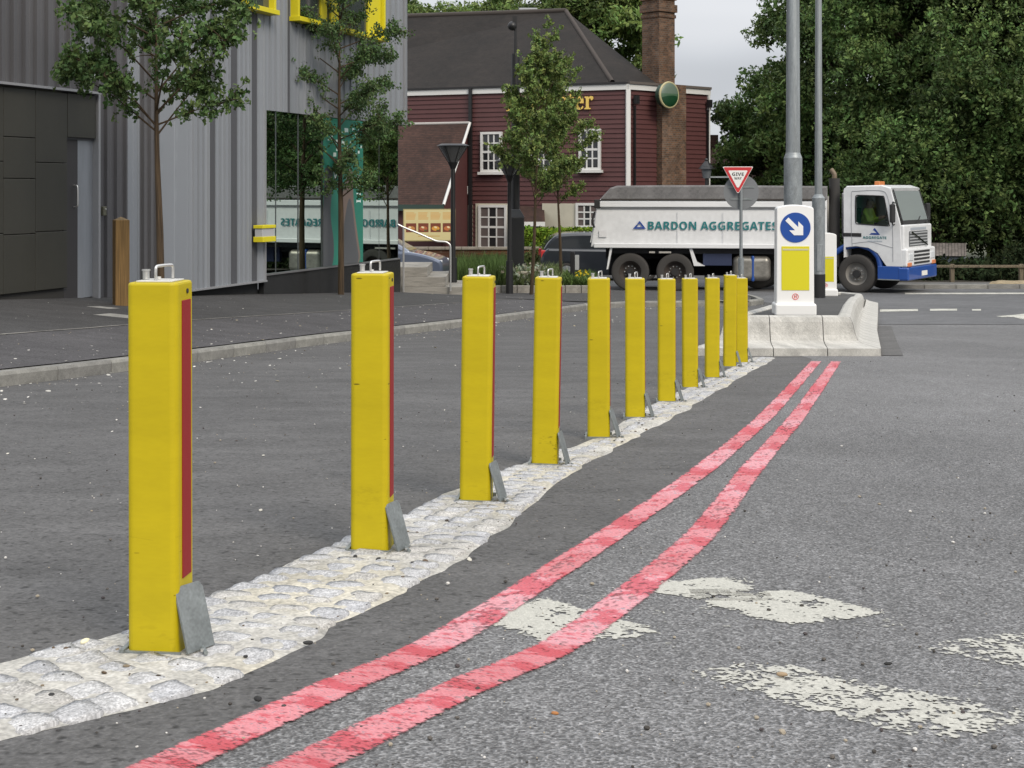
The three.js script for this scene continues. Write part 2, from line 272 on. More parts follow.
// granite setts
{
  seed(41);
  const grp = setting(new THREE.Group(), 'sett_strip', 'strip of pale granite setts in cream mortar under the yellow bollards', 'sett strip');
  const rag = (A, k) => curveOf(A).getPoints(150).map((p) => [p.x + (wnoise(p.z * 6 + k, k) - 0.5) * 0.07, p.z]);
  const bed = ribbon(rag(settL, 3), rag(settR, 9), 420, 8, (x, d) => P(d) + 0.0045 + 0.010 * wnoise(x * 17, d * 17), (x, d) => { const n = wnoise(x * 3, d * 3 + 7), t = 0.9 + 0.2 * n, c = sm(0.45, 0.62, wnoise(x * 2.2 + 31, d * 2.2)); return [t, t * (1 - 0.035 * c), t * (1 - 0.13 * c)]; });
  { const q = bed.attributes.position; for (let i = 0; i < q.count; i++) if (i % 9 === 0 || i % 9 === 8) q.setY(i, P(-q.getZ(i)) + 0.0005); bed.computeVertexNormals(); }
  mk('mortar_bed', bed, new THREE.MeshStandardMaterial({ color: lin(0.60, 0.595, 0.575), map: T.mort, roughness: 0.95, bumpMap: T.concB, bumpScale: 0.003, vertexColors: true }), grp);
  const tones = [[0.60, 0.60, 0.597], [0.55, 0.553, 0.56], [0.64, 0.637, 0.625], [0.62, 0.60, 0.555], [0.575, 0.577, 0.58]];
  const mats = tones.map(([r, g, b]) => new THREE.MeshStandardMaterial({ color: lin(r, g, b), map: T.gran, roughness: 0.9, bumpMap: T.concB, bumpScale: 0.003 }));
  const variants = [];
  for (let v = 0; v < 8; v++) {                  // a worn block: five by five top with dropped, ragged edges
    const pos = [], uv = [], idx = [], n = 7, o = rnd() * 3;
    for (let j = 0; j < n; j++) for (let i = 0; i < n; i++) {
      const st = [-0.5, -0.49, -0.3, 0, 0.3, 0.49, 0.5], fx = st[i], fz = st[j], sk = i % 6 === 0 || j % 6 === 0, ed = Math.max(Math.abs(fx), Math.abs(fz)) > 0.45, c = Math.abs(fx) > 0.45 && Math.abs(fz) > 0.45;
      const jx = vnoise(WN, 64, 64, v * 7 + Math.max(1, Math.min(5, i)) * 1.7, Math.max(1, Math.min(5, j)) * 2.3) - 0.5, jz = vnoise(WN2, 64, 64, v * 5 + Math.max(1, Math.min(5, i)) * 2.1, Math.max(1, Math.min(5, j)) * 1.9) - 0.5;
      pos.push(fx * (c ? 0.9 : 1) + jx * 0.09, sk ? -0.04 : (ed ? -0.004 : 0) + rr(-0.003, 0.003) - (c ? 0.003 : 0), fz * (c ? 0.9 : 1) + jz * 0.09); uv.push(fx * 0.1 + o, fz * 0.1 + o * 1.7);
    }
    for (let j = 0; j < 6; j++) for (let i = 0; i < 6; i++) { const q = j * n + i; idx.push(q, q + n, q + 1, q + 1, q + n, q + n + 1); }
    const g = new THREE.BufferGeometry(); g.setAttribute('position', new THREE.Float32BufferAttribute(pos, 3)); g.setAttribute('uv', new THREE.Float32BufferAttribute(uv, 2)); g.setIndex(idx); g.computeVertexNormals(); variants.push(g);
  }
  const cl = curveOf(settL), cr = curveOf(settR), mid = [], list = [];
  for (let i = 0; i <= 60; i++) { const p = cl.getPoint(i / 60).add(cr.getPoint(i / 60)).multiplyScalar(0.5); mid.push(p); }
  const cm = new THREE.CatmullRomCurve3(mid), LL = cm.getLength(), dense = (c) => c.getPoints(500), dl = dense(cl), dr = dense(cr);
  const reach = (p, nx, nd, pts) => { let best = 0.25, e = 9; for (const q of pts) { const vx = q.x - p.x, vd = q.z - p.z, a = vx * nx + vd * nd, o = Math.abs(vx * nd - vd * nx); if (o < e && a > 0) { e = o; best = a; } } return best; };
  for (let s = 0.06; s < LL - 0.05;) {
    const step = rr(0.095, 0.125), t = (s + step / 2) / LL, p = cm.getPointAt(Math.min(1, t)), dir = cm.getTangentAt(Math.min(1, t)), nx = dir.z, nd = -dir.x, R = Math.min(0.6, reach(p, nx, nd, dr)), L = Math.min(0.6, reach(p, -nx, -nd, dl)), w = R + L, n = Math.max(3, Math.round(w / 0.112)), odd = rnd() * 0.5 - 0.25;
    for (let i = 0; i < n; i++) { const f = (i + 0.5 + odd * 0.4) / n, o = -L + w * f + rr(-0.006, 0.006); if (o < -L + 0.045 || o > R - 0.045) continue;
      list.push({ x: p.x + nx * o, d: p.z + nd * o, w: w / n * rr(0.82, 0.99), l: step * rr(0.84, 1.0), yaw: Math.atan2(dir.x, dir.z) + rr(-0.08, 0.08), m: Math.floor(rnd() * 5), v: Math.floor(rnd() * 8), h: rr(0.0085, 0.0125), rx: rr(-0.025, 0.025), rz: rr(-0.025, 0.025) }); }
    s += step;
  }
  const seen = list.filter((s) => s.d > 2.4 && s.x / s.d * F > -540).sort((a, b) => a.d - b.d), rest = [];
  const place = (o, s) => { o.position.set(s.x, P(s.d) + s.h, -s.d); o.rotation.set(s.rx + 0.064, -s.yaw, s.rz, 'YXZ'); o.scale.set(s.w, 1, s.l); };
  seen.forEach((s, i) => { if (i < 296) place(mk('sett', variants[s.v], mats[s.m], grp), s); else rest.push(s); });
  for (const s of list) if (!seen.includes(s)) rest.push(s);
  const dummy = new THREE.Object3D(), parts = rest.map((s) => { place(dummy, s); dummy.updateMatrix(); return variants[s.v].clone().applyMatrix4(dummy.matrix); });
  const fr = mk('far_setts', mergeGeometries(parts), mats[0], grp); fr.userData.kind = 'stuff';
}
// painted lines
function sheet(pts, h, sub = 0.06) {              // a flat patch of paint: polygon on the road cut into small triangles
  const s = shape(pts); let g = new THREE.ShapeGeometry(s); const p = g.attributes.position;
  let tri = []; const ix = g.index.array; for (let i = 0; i < ix.length; i += 3) tri.push([0, 1, 2].map((k) => [p.getX(ix[i + k]), p.getY(ix[i + k])]));
  for (let it = 0; it < 7; it++) {
    const nx = []; let split = false;
    for (const t of tri) {
      let best = 0, len = 0; for (let k = 0; k < 3; k++) { const a = t[k], b = t[(k + 1) % 3], l = Math.hypot(a[0] - b[0], a[1] - b[1]); if (l > len) { len = l; best = k; } }
      if (len > sub * 4) { const a = t[best], b = t[(best + 1) % 3], c = t[(best + 2) % 3], m = [(a[0] + b[0]) / 2, (a[1] + b[1]) / 2]; nx.push([a, m, c], [m, b, c]); split = true; } else nx.push(t);
    }
    tri = nx; if (!split) break;
  }
  const pos = [], uv = []; for (const t of tri) for (const [x, d] of t) { pos.push(x, P(d) + h, -d); uv.push(x, d); }
  g = new THREE.BufferGeometry(); g.setAttribute('position', new THREE.Float32BufferAttribute(pos, 3)); g.setAttribute('uv', new THREE.Float32BufferAttribute(uv, 2)); g.computeVertexNormals();
  return g;
}
const redMat = new THREE.MeshStandardMaterial({ color: lin(0.86, 1.0, 0.98), map: T.red, vertexColors: true, alphaMap: T.redA, transparent: true, roughness: 0.75, bumpMap: T.chipB, bumpScale: 0.002 });
const whiteMat = new THREE.MeshStandardMaterial({ color: lin(0.62, 0.61, 0.58), map: T.paint, alphaMap: T.whiteA, transparent: true, roughness: 0.8 });
const wornMat = new THREE.MeshStandardMaterial({ color: lin(0.62, 0.61, 0.58), map: T.paint, alphaMap: T.whiteWornA, transparent: true, roughness: 0.8 });
{
  const lineOf = (A, w) => { const c = curveOf(A), L = [], R = []; for (let i = 0; i <= 420; i++) { const p = c.getPoint(i / 420), q = c.getTangent(i / 420); L.push([p.x - q.z * w / 2, p.z + q.x * w / 2]); R.push([p.x + q.z * w / 2, p.z - q.x * w / 2]); } return [L, R]; };
  const lineAlpha = (w, half, k) => { const W = 2048, H = 48, e1 = noiseField(W, H, [[300, 4, 1], [900, 10, 0.8], [40, 1, 0.8]]), e2 = noiseField(W, H, [[1000, 20, 1], [500, 12, 0.7]]), e3 = noiseField(W, H, [[24, 1, 1], [70, 2, 0.6]]); return tex(W, H, (i) => { const y = (Math.floor(i / W) + 0.5) / H - 0.5, dist = half - Math.abs(y) * w + (e1[i] - 0.5) * 0.016, wear = sm(0.55, 0.75, e3[i]) * 0.16, a = sm(-0.004, 0.006, dist - Math.max(0, e2[i] - 0.56) * 0.05) * (1 - 0.5 * sm(0.68 - wear, 0.82 - wear, e2[i])); return [a, a, a]; }, 1, false); };
  const bandOf = vnoise, band = (x, d) => { const q = d * 2.6 + (wnoise(x * 9, d * 9) - 0.5) * 0.7, k = Math.floor(q), n = WN[(((k * 7 + (x > -0.2 + d * 0.235 ? 31 : 0)) % 4096) + 4096) % 4096], m = wnoise(x * 14 + 4, d * 14); const r = 0.84 + 0.13 * n + 0.1 * (m - 0.5), w = n > 0.78 ? 1.28 : n < 0.2 ? 0.92 : 1.05; return [r, r * w, r * w]; };
  const lbl = ['worn red line nearer the granite setts', 'worn red line on the open road side'];
  seed(57);
  [redA, redB].forEach((A, i) => {
    const w = 0.15, [L, R] = lineOf(A, w), g = ribbon(L, R, 900, 4, (x, d) => P(d) + 0.008, band), uv = g.attributes.uv; for (let q = 0; q < uv.count; q++) uv.setXY(q, Math.floor(q / 5) / 900, (q % 5) / 4);
    const m = redMat.clone(); m.map = T.red.clone(); m.map.repeat.set(11, 0.14); m.map.needsUpdate = true; m.bumpMap = null; m.alphaMap = lineAlpha(w, 0.056, i);
    setting(mk('red_line', g, m), 'red_line', lbl[i], 'road marking');
  });
  const poly = (uvs) => { const q = uvs.map(([u, v]) => G(u, v)), out = []; q.forEach((a, i) => { const b = q[(i + 1) % q.length], l = Math.hypot(a[0] - b[0], a[1] - b[1]), n = a[1] > 12 ? 1 : Math.max(1, Math.round(l / 0.018)), j = a[1] > 12 ? 0 : 0.02; for (let k = 0; k < n; k++) { const x = a[0] + (b[0] - a[0]) * k / n, d = a[1] + (b[1] - a[1]) * k / n; out.push([x + (wnoise(x * 45, d * 45) - 0.5) * j * 2, d + (wnoise(x * 45 + 7, d * 45 + 3) - 0.5) * j * 2]); } }); return out; };
  const dashes = [
    [[[650, 586], [672, 583], [722, 580], [734, 585], [752, 590], [733, 595], [700, 599], [662, 594]], whiteMat, 'small solid white patch of dash touching the red line'],
    [[[710, 604], [735, 598], [770, 594], [800, 595], [830, 602], [874, 614], [836, 620], [795, 625], [752, 617]], whiteMat, 'larger white patch of dash next to the red line, worn at its end'],
    [[[693, 675], [756, 666], [800, 671], [865, 685], [1030, 714], [1026, 722], [980, 731], [946, 739], [900, 731], [830, 715], [760, 695]], wornMat, 'worn speckled white give-way dash in the road foreground'],
    [[[930, 650], [958, 643], [1040, 634], [1090, 640], [1120, 660], [1060, 676], [1010, 667], [965, 657]], wornMat, 'worn white give-way dash cut by the frame edge'],
    [[[500, 625], [522, 606], [545, 600], [602, 618], [658, 634], [640, 638], [560, 646], [540, 640]], whiteMat, 'white dash crossed by the double red lines'],
    [[[880, 310], [918, 309.4], [918, 311.4], [880, 312.2]], whiteMat, 'long thin white dash on the far road'],
    [[[930, 309.3], [957, 309.2], [957, 311], [930, 311.2]], whiteMat, 'middle thin white dash on the far road'],
    [[[972, 309.6], [981, 309.6], [981, 311], [972, 311]], whiteMat, 'short thin white dash on the far road'],
    [[[996, 316.6], [1014, 315.4], [1024, 314.2], [1040, 315], [1040, 319], [1022, 319.8], [1014, 317.6], [1002, 317.6]], whiteMat, 'white arrow head painted on the far road'],
    [[[905, 293.2], [1040, 293.0], [1040, 294.4], [905, 294.6]], whiteMat, 'white edge line along the far kerb'],
  ];
  const fleck = noiseField(512, 512, [[150, 150, 1], [70, 70, 0.9], [26, 26, 0.5]]), blot = noiseField(512, 512, [[9, 9, 1], [24, 24, 0.7]]);
  const wornDash = (uvs, worn) => {               // paint worn off the stone tops, most at its borders
    const q = uvs.map(([u, v]) => G(u, v)), x0 = Math.min(...q.map((a) => a[0])) - 0.04, x1 = Math.max(...q.map((a) => a[0])) + 0.04, d0 = Math.min(...q.map((a) => a[1])) - 0.04, d1 = Math.max(...q.map((a) => a[1])) + 0.04, W = 448, H = 448;
    const al = tex(W, H, (i) => {
      const x = x0 + (x1 - x0) * (i % W + 0.5) / W, d = d0 + (d1 - d0) * (Math.floor(i / W) + 0.5) / H; let inn = false, ds = 9;
      for (let a = 0, b = q.length - 1; a < q.length; b = a++) { const [ax, ad] = q[a], [bx, bd] = q[b]; if ((ad > d) !== (bd > d) && x < (bx - ax) * (d - ad) / (bd - ad) + ax) inn = !inn; const l2 = (bx - ax) ** 2 + (bd - ad) ** 2, t = clamp(((x - ax) * (bx - ax) + (d - ad) * (bd - ad)) / l2); ds = Math.min(ds, Math.hypot(x - ax - t * (bx - ax), d - ad - t * (bd - ad))); }
      const sd = inn ? ds : -ds, fi = (Math.floor(d * 480) & 511) * 512 + (Math.floor(x * 480) & 511), n = fleck[fi], m = blot[fi];
      const keep = worn ? 0.50 + 0.16 * (m - 0.5) + 0.05 * sm(0.01, 0.05, sd) - 0.4 * (1 - sm(-0.045, 0.006, sd)) : 0.66 + 0.55 * (m - 0.5) - 0.5 * (1 - sm(-0.04, 0.012, sd)); const a = sm(-0.05, 0.05, keep - n) * 0.93; return [a, a, a];
    }, 1, false);
    al.wrapS = al.wrapT = THREE.ClampToEdgeWrapping;
    const g = ribbon([[x0, d0], [x0, d1]], [[x1, d0], [x1, d1]], 24, 24, (x, d) => P(d) + 0.0055), uv = g.attributes.uv; for (let k = 0; k < uv.count; k++) uv.setXY(k, (uv.getX(k) - x0) / (x1 - x0), (uv.getY(k) - d0) / (d1 - d0));
    return [g, new THREE.MeshStandardMaterial({ color: lin(0.575, 0.565, 0.54), map: T.paint, alphaMap: al, transparent: true, roughness: 0.8 })];
  };
  for (const [p, m, l] of dashes) if (p[0][1] > 400) { const [g, mat] = wornDash(p, m === wornMat); setting(mk('white_marking', g, mat), 'white_marking', l, 'road marking'); }
  for (const [p, m, l] of dashes) if (p[0][1] < 400) setting(mk('white_marking', sheet(poly(p), 0.0055 + (p[0][1] < 325 ? 0.005 : 0)), m), 'white_marking', l, 'road marking');
}
// grit, fallen petals and small stones
{
  seed(51);
  const ico = new THREE.IcosahedronGeometry(1, 0), d = new THREE.Object3D();
  const scatter = (name, label, n, where, size, col, flat) => {
    const im = new THREE.InstancedMesh(ico, new THREE.MeshStandardMaterial({ color: 0xffffff, roughness: 0.95 }), n); let k = 0;
    while (k < n) { const [x, dd, y] = where(); const s = size(); d.position.set(x, y + s * flat * 0.3, -dd); d.rotation.set(rr(-0.3, 0.3), rr(0, 6), rr(-0.3, 0.3)); d.scale.set(s * rr(0.7, 1.3), s * flat, s); d.updateMatrix(); im.setMatrixAt(k, d.matrix); const c = col(); im.setColorAt(k, lin(...c)); k++; }
    setting(im, name, label, 'grit', 'stuff');
  };
  const pick = (l) => l[Math.floor(rnd() * l.length)];
  scatter('grit', 'small stones and grit scattered over the road', 1500, () => { const dd = 2.4 + 13 * Math.pow(rnd(), 1.6), x = rr(-0.42, 0.40) * dd; return [x, dd, P(dd) + 0.006]; }, () => 0.0022 + 0.005 * Math.pow(rnd(), 5), () => pick([[0.05, 0.045, 0.04], [0.1, 0.09, 0.08], [0.55, 0.53, 0.5], [0.3, 0.26, 0.2], [0.06, 0.05, 0.05]]), 0.7);
  const cl = curveOf(settL), cr = curveOf(settR);
  scatter('grit', 'brown crumbs and dark bits lying on the setts', 300, () => { const t = rr(0.1, 0.97), p = cl.getPoint(t).lerp(cr.getPoint(t), rr(0.02, 1.04)); return [p.x, p.z, P(p.z) + 0.012]; }, () => 0.002 + 0.007 * Math.pow(rnd(), 4), () => pick([[0.05, 0.04, 0.03], [0.1, 0.07, 0.045], [0.03, 0.03, 0.03], [0.2, 0.16, 0.11]]), 0.45);
  scatter('litter', 'white fallen petals strewn over pavement and lane', 1500, () => { const dd = rr(9, 33), xk = kerbX(dd); const onWalk = rnd() < 0.72; const x = onWalk ? xk - 0.15 - (xk - (FX0 + FK * dd)) * rnd() * 0.96 : xk + Math.pow(rnd(), 2.4) * 2.2; return [x, dd, onWalk ? walkY(x, dd) : P(dd) + 0.004]; }, () => 0.006 + 0.016 * Math.pow(rnd(), 3), () => pick([[0.5, 0.49, 0.45], [0.4, 0.39, 0.36], [0.6, 0.58, 0.54], [0.35, 0.3, 0.2]]), 0.15);
  scatter('litter', 'few pale petals strewn over the near lane', 150, () => { const dd = rr(4.5, 15); const x = rr(-0.38, 0.02) * dd; return [x, dd, P(dd) + 0.004]; }, () => 0.003 + 0.008 * Math.pow(rnd(), 3), () => pick([[0.6, 0.58, 0.54], [0.5, 0.48, 0.42], [0.08, 0.06, 0.05]]), 0.25);
  const stones = [[782, 680, 0.009, [0.3, 0.22, 0.14], 'tan cigarette end lying on the worn white dash'], [85, 647, 0.011, [0.75, 0.7, 0.5], 'pale yellow pebble beside the first bollard'], [258, 705, 0.009, [0.02, 0.02, 0.02], 'black stone beside the red line'], [888, 669, 0.007, [0.02, 0.02, 0.02], 'black chip between the white dashes'], [308, 648, 0.009, [0.03, 0.03, 0.03], 'dark flat chip beside the setts'], [555, 719, 0.006, [0.35, 0.15, 0.05], 'small orange-brown leaf scrap on the road']];
  for (const [u, v, s, c, l] of stones) { const [x, dd] = G(u, v); const g = new THREE.IcosahedronGeometry(s, 1).scale(1.5, 0.6, 0.9); const pp = g.attributes.position; for (let i = 0; i < pp.count; i++) { const q = 1 + 0.5 * (wnoise(pp.getX(i) * 300 + 9, pp.getY(i) * 300 + pp.getZ(i) * 200 + 9) - 0.5); pp.setXYZ(i, pp.getX(i) * q, pp.getY(i) * q, pp.getZ(i) * q); } const o = mk('stone', g, std(...c, 0.9)); top('stone', o, l, 'stone'); o.position.set(x, P(dd) + 0.01 + s * 0.4, -dd); o.rotation.y = rr(0, 3); }
}
// ---------------------------------------------------------------- yellow bollards
const M = {
  yellow: [0, 1, 2].map((i) => new THREE.MeshPhysicalMaterial({ color: lin(0.54, 0.43, 0.006), roughness: 0.5, specularIntensity: 0.6, map: T.scuff[i] })),
  redStrip: std(0.24, 0.008, 0.01, 0.75),
  steel: new THREE.MeshStandardMaterial({ color: lin(0.66, 0.65, 0.63), roughness: 0.35, metalness: 0.85 }),
  capSteel: std(0.62, 0.61, 0.58, 0.45, { metalness: 0.35 }),
  galv: new THREE.MeshStandardMaterial({ color: lin(0.36, 0.405, 0.43), roughness: 0.5, metalness: 0.45, map: T.conc }),
  galvPost: new THREE.MeshStandardMaterial({ color: lin(0.40, 0.445, 0.49), roughness: 0.5, metalness: 0.4, map: T.conc }),
  black: std(0.012, 0.012, 0.013, 0.45), dark: std(0.02, 0.02, 0.021, 0.8), rubber: std(0.05, 0.047, 0.044, 0.95), white: std(0.78, 0.78, 0.77, 0.45, { map: T.dust }), whitePlastic: std(0.76, 0.76, 0.745, 0.4),
  chrome: new THREE.MeshStandardMaterial({ color: lin(0.7, 0.7, 0.7), roughness: 0.2, metalness: 1 }),
};
{
  seed(61);
  const W = 0.127;
  const bolls = [[160, 283, 654], [370.5, 274, 552], [476, 277, 502], [545.5, 278, 465], [599.5, 279, 438], [636, 279, 418], [667.5, 279.5, 402], [691, 279, 388], [713, 278.5, 378], [730.5, 275.5, 367], [742.5, 278.5, 363]];
  const ord = ['largest yellow bollard, nearest the camera, with wide red side strip', 'second yellow bollard from the camera, its metal lid propped behind', 'third yellow bollard from the camera', 'fourth yellow bollard from the camera, scuffed near its foot', 'fifth yellow bollard from the camera', 'sixth yellow bollard from the camera', 'seventh yellow bollard from the camera', 'fourth yellow bollard from the far end of the row', 'third yellow bollard from the far end of the row', 'yellow bollard second from the far end, overlapping the last one', 'last and smallest yellow bollard, beside the island kerb'];
  const tiltZ = [0.002, -0.001, -0.012, -0.018, 0, 0.002, 0, 0.003, -0.003, -0.008, 0.004], yaw = [-0.11, -0.10, -0.09, -0.10, -0.08, -0.07, -0.06, -0.06, -0.05, -0.07, -0.07];
  bolls.forEach(([u, vt, vb], i) => {
    const d = 1268 / (vb - 277), h = EYE - (vt - 277) * d / F + 0.0 * i;
    const o = thing('yellow_bollard', ord[i], 'bollard', px(i ? u : 154.5, d), P(d), d + W / 2, yaw[i], 'yellow removable bollards along the setts');
    o.rotation.z = tiltZ[i];
    const H = h;
    const post = extr(roundRect(W - 0.012, W - 0.012, 0.014), H + 0.1, 0.006).rotateX(-Math.PI / 2).translate(0, -0.1 - 0.006, 0);
    part(o, 'post', post, M.yellow[[0, 1, 0, 2, 1, 0, 1, 2, 0, 1, 0][i]]);
    const s0 = 0.182, s1 = H - 0.045;
    part(o, 'red_strip', rbox(0.003, s1 - s0, 0.06, 0.001, W / 2 + 0.0012, (s0 + s1) / 2, -0.003), M.redStrip);
    part(o, 'key_hole', cylX(0.006, 0.004, W / 2 + 0.0005, H - 0.024, -0.012, 14), M.dark);
    part(o, 'cap_plate', rbox(0.09, 0.004, 0.09, 0.0015, 0, H + 0.002, 0), M.capSteel);
    const hx = 0, hs = 0.036, hh = 0.038;
    part(o, 'handle', tube([[hx - hs, H + 0.006, 0], [hx - hs, H + hh * 0.7, 0], [hx - hs + 0.006, H + hh, 0], [hx + hs - 0.006, H + hh, 0], [hx + hs, H + hh * 0.7, 0], [hx + hs, H + 0.006, 0]], 0.0038, 10, 40).rotateY(1.32).translate(0.008, 0, -0.006), M.steel);
    const lb = part(o, 'lock_barrel', join([cyl(0.0085, 0.0085, 0.022, -0.034, H + 0.017, 0.006), cyl(0.0105, 0.0105, 0.004, -0.034, H + 0.0275, 0.006)]), M.steel);
    part(o, 'padlock_stud', cyl(0.006, 0.006, 0.006, hx, H + 0.009, 0.012), M.capSteel);
    // hinged ground-socket lid that stands open against the post
    const lid = part(o, 'ground_lid', extr([[-0.042, 0], [0.042, 0], [0.042, 0.142], [0.032, 0.157], [-0.034, 0.157], [-0.042, 0.146]], 0.005, 0.001), M.galv);
    lid.rotation.order = 'YXZ'; lid.rotation.y = Math.PI / 2 - (i > 1 ? 0.2 + rr(-0.06, 0.06) : i ? 0.34 : 0.5); lid.rotation.x = -(0.29 + rr(-0.02, 0.03)); lid.position.set(W / 2 + 0.048, 0.014, 0.036);
    part(o, 'lid_hinge', cylZ(0.005, 0.1, 0, 0, 0).rotateY(0.5).translate(W / 2 + 0.052, 0.018, 0.03), M.galv);
    part(o, 'socket_frame', join([box(0.012, 0.03, 0.15, -W / 2 - 0.008, 0.004, 0), box(0.15, 0.03, 0.012, 0, 0.004, -W / 2 - 0.008), box(0.15, 0.03, 0.008, 0, 0.0, W / 2 + 0.005)]), M.galv);
    for (const s of [-1, 1]) part(o, 'hinge_bolt', cyl(0.005, 0.005, 0.006, W / 2 + 0.062, 0.02, 0.03 + s * 0.03, 10), M.steel);
  });
}
// ---------------------------------------------------------------- traffic island
{
  seed(71);
  const isl = setting(new THREE.Group(), 'traffic_island', 'raised traffic island with high pale splayed concrete kerbs', 'traffic island');
  const low = (d) => 0.16 * sm(24, 31, d);
  const im = [0, 1, 2].map((i) => new THREE.MeshStandardMaterial({ color: lin(0.62 + i * 0.02, 0.62 + i * 0.02, 0.61 + i * 0.02), map: T.conc, roughness: 0.88, bumpMap: T.concB, bumpScale: 0.003 }));
  // profile, measured outwards from the inner top edge
  const prof = [[0, -0.1], [0, 0.425], [0.03, 0.445], [0.1, 0.445], [0.15, 0.425], [0.18, 0.37], [0.215, 0.22], [0.245, 0.155], [0.30, 0.125], [0.50, 0.075], [0.51, -0.1]];
  // outline of the inner edge: down the left, across the front, up the right
  const path = [[6.95, 31.2], [5.4, 26.1], [4.2, 21.6], [2.74, 16.6], [3.05, 16.585], [3.67, 16.555], [3.87, 16.545], [5.1, 21.4], [6.35, 26.1], [7.7, 31.2], [7.55, 31.9], [7.1, 31.85], [6.95, 31.2]];
  const segs = [];
  for (let i = 0; i + 1 < path.length; i++) {
    const [ax, ad] = path[i], [bx, bd] = path[i + 1], len = Math.hypot(bx - ax, bd - ad), n = Math.max(1, Math.round(len / 0.9));
    for (let k = 0; k < n; k++) segs.push([[ax + (bx - ax) * k / n, ad + (bd - ad) * k / n], [ax + (bx - ax) * (k + 1) / n, ad + (bd - ad) * (k + 1) / n], k === 0 ? i : -1, k === n - 1 ? i + 1 : -1]);
  }
  const nrm = (a, b) => { const l = Math.hypot(b[0] - a[0], b[1] - a[1]); return [-(b[1] - a[1]) / l * -1, (b[0] - a[0]) / l * -1]; };   // outward when walking left, front, right
  const outAt = (i) => { const n = path.length - 1, p = path[(i - 1 + n) % n], c = path[i % n], q = path[(i + 1) % n]; const a = nrm(p, c), b = nrm(c, q); let m = [a[0] + b[0], a[1] + b[1]]; const l = Math.hypot(...m); m = [m[0] / l, m[1] / l]; const k = 1 / Math.max(0.6, m[0] * a[0] + m[1] * a[1]); return [m[0] * k, m[1] * k]; };
  // find which side is outward
  const cxm = 4.4, cdm = 20; let sgn = 1; { const t = nrm(path[4], path[5]); sgn = t[1] < 0 ? 1 : -1; }
  for (const [a, b, ia, ib] of segs) {
    const n0 = nrm(a, b), na = ia >= 0 ? outAt(ia) : n0, nb = ib >= 0 ? outAt(ib) : n0, pos = [], idx = [], uv = [];
    const gap = 0.005, dx = (b[0] - a[0]), dd = (b[1] - a[1]), L = Math.hypot(dx, dd);
    [[a, na, 1], [b, nb, -1]].forEach(([p, n, s]) => prof.forEach(([o, h], k) => { const x = p[0] + n[0] * o * sgn + s * dx / L * gap, d = p[1] + n[1] * o * sgn + s * dd / L * gap; pos.push(x, P(d) + (h > 0.2 ? h - low(d) : h) + 0.015, -d); uv.push(x + d, h + o); }));
    const m = prof.length; for (let k = 0; k < m - 1; k++) idx.push(k, k + m, k + 1, k + 1, k + m, k + m + 1);
    for (let k = 1; k < m - 1; k++) { idx.push(0, k, k + 1, m, m + k + 1, m + k); }
    let g = new THREE.BufferGeometry(); g.setAttribute('position', new THREE.Float32BufferAttribute(pos, 3)); g.setAttribute('uv', new THREE.Float32BufferAttribute(uv, 2)); g.setIndex(idx); g = g.toNonIndexed(); g.computeVertexNormals();
    mk('kerb_unit', g, im[Math.floor(rnd() * 3)], isl);
  }
  const top_ = ribbon([[2.74, 16.61], [4.2, 21.6], [5.4, 26.1], [6.95, 31.2]], [[3.87, 16.55], [5.1, 21.4], [6.35, 26.1], [7.7, 31.2]], 40, 6, (x, d) => P(d) + 0.43 - low(d), greyTone(0.8, 1.1, 1.5));
  mk('island_surface', top_, new THREE.MeshStandardMaterial({ color: lin(0.13, 0.128, 0.125), map: T.tar, roughness: 0.95, vertexColors: true }), isl);
}
const islY = (d) => P(d) + 0.445 - 0.16 * sm(24, 31, d);
const font = await new FontLoader().loadAsync('fonts/droid/droid_sans_bold.typeface.json');
const serif = await new FontLoader().loadAsync('fonts/droid/droid_serif_bold.typeface.json');
function text(str, f, w, depth, heightCap) {       // lettering stretched to width w and height heightCap, its lower left corner at the origin
  const g = new TextGeometry(str, { font: f, size: 1, depth: 1, curveSegments: 5, bevelEnabled: false }); g.computeBoundingBox(); const b = g.boundingBox;
  g.translate(-b.min.x, -b.min.y, 0); g.scale(w / (b.max.x - b.min.x), heightCap / (b.max.y - b.min.y), depth); return g;
}
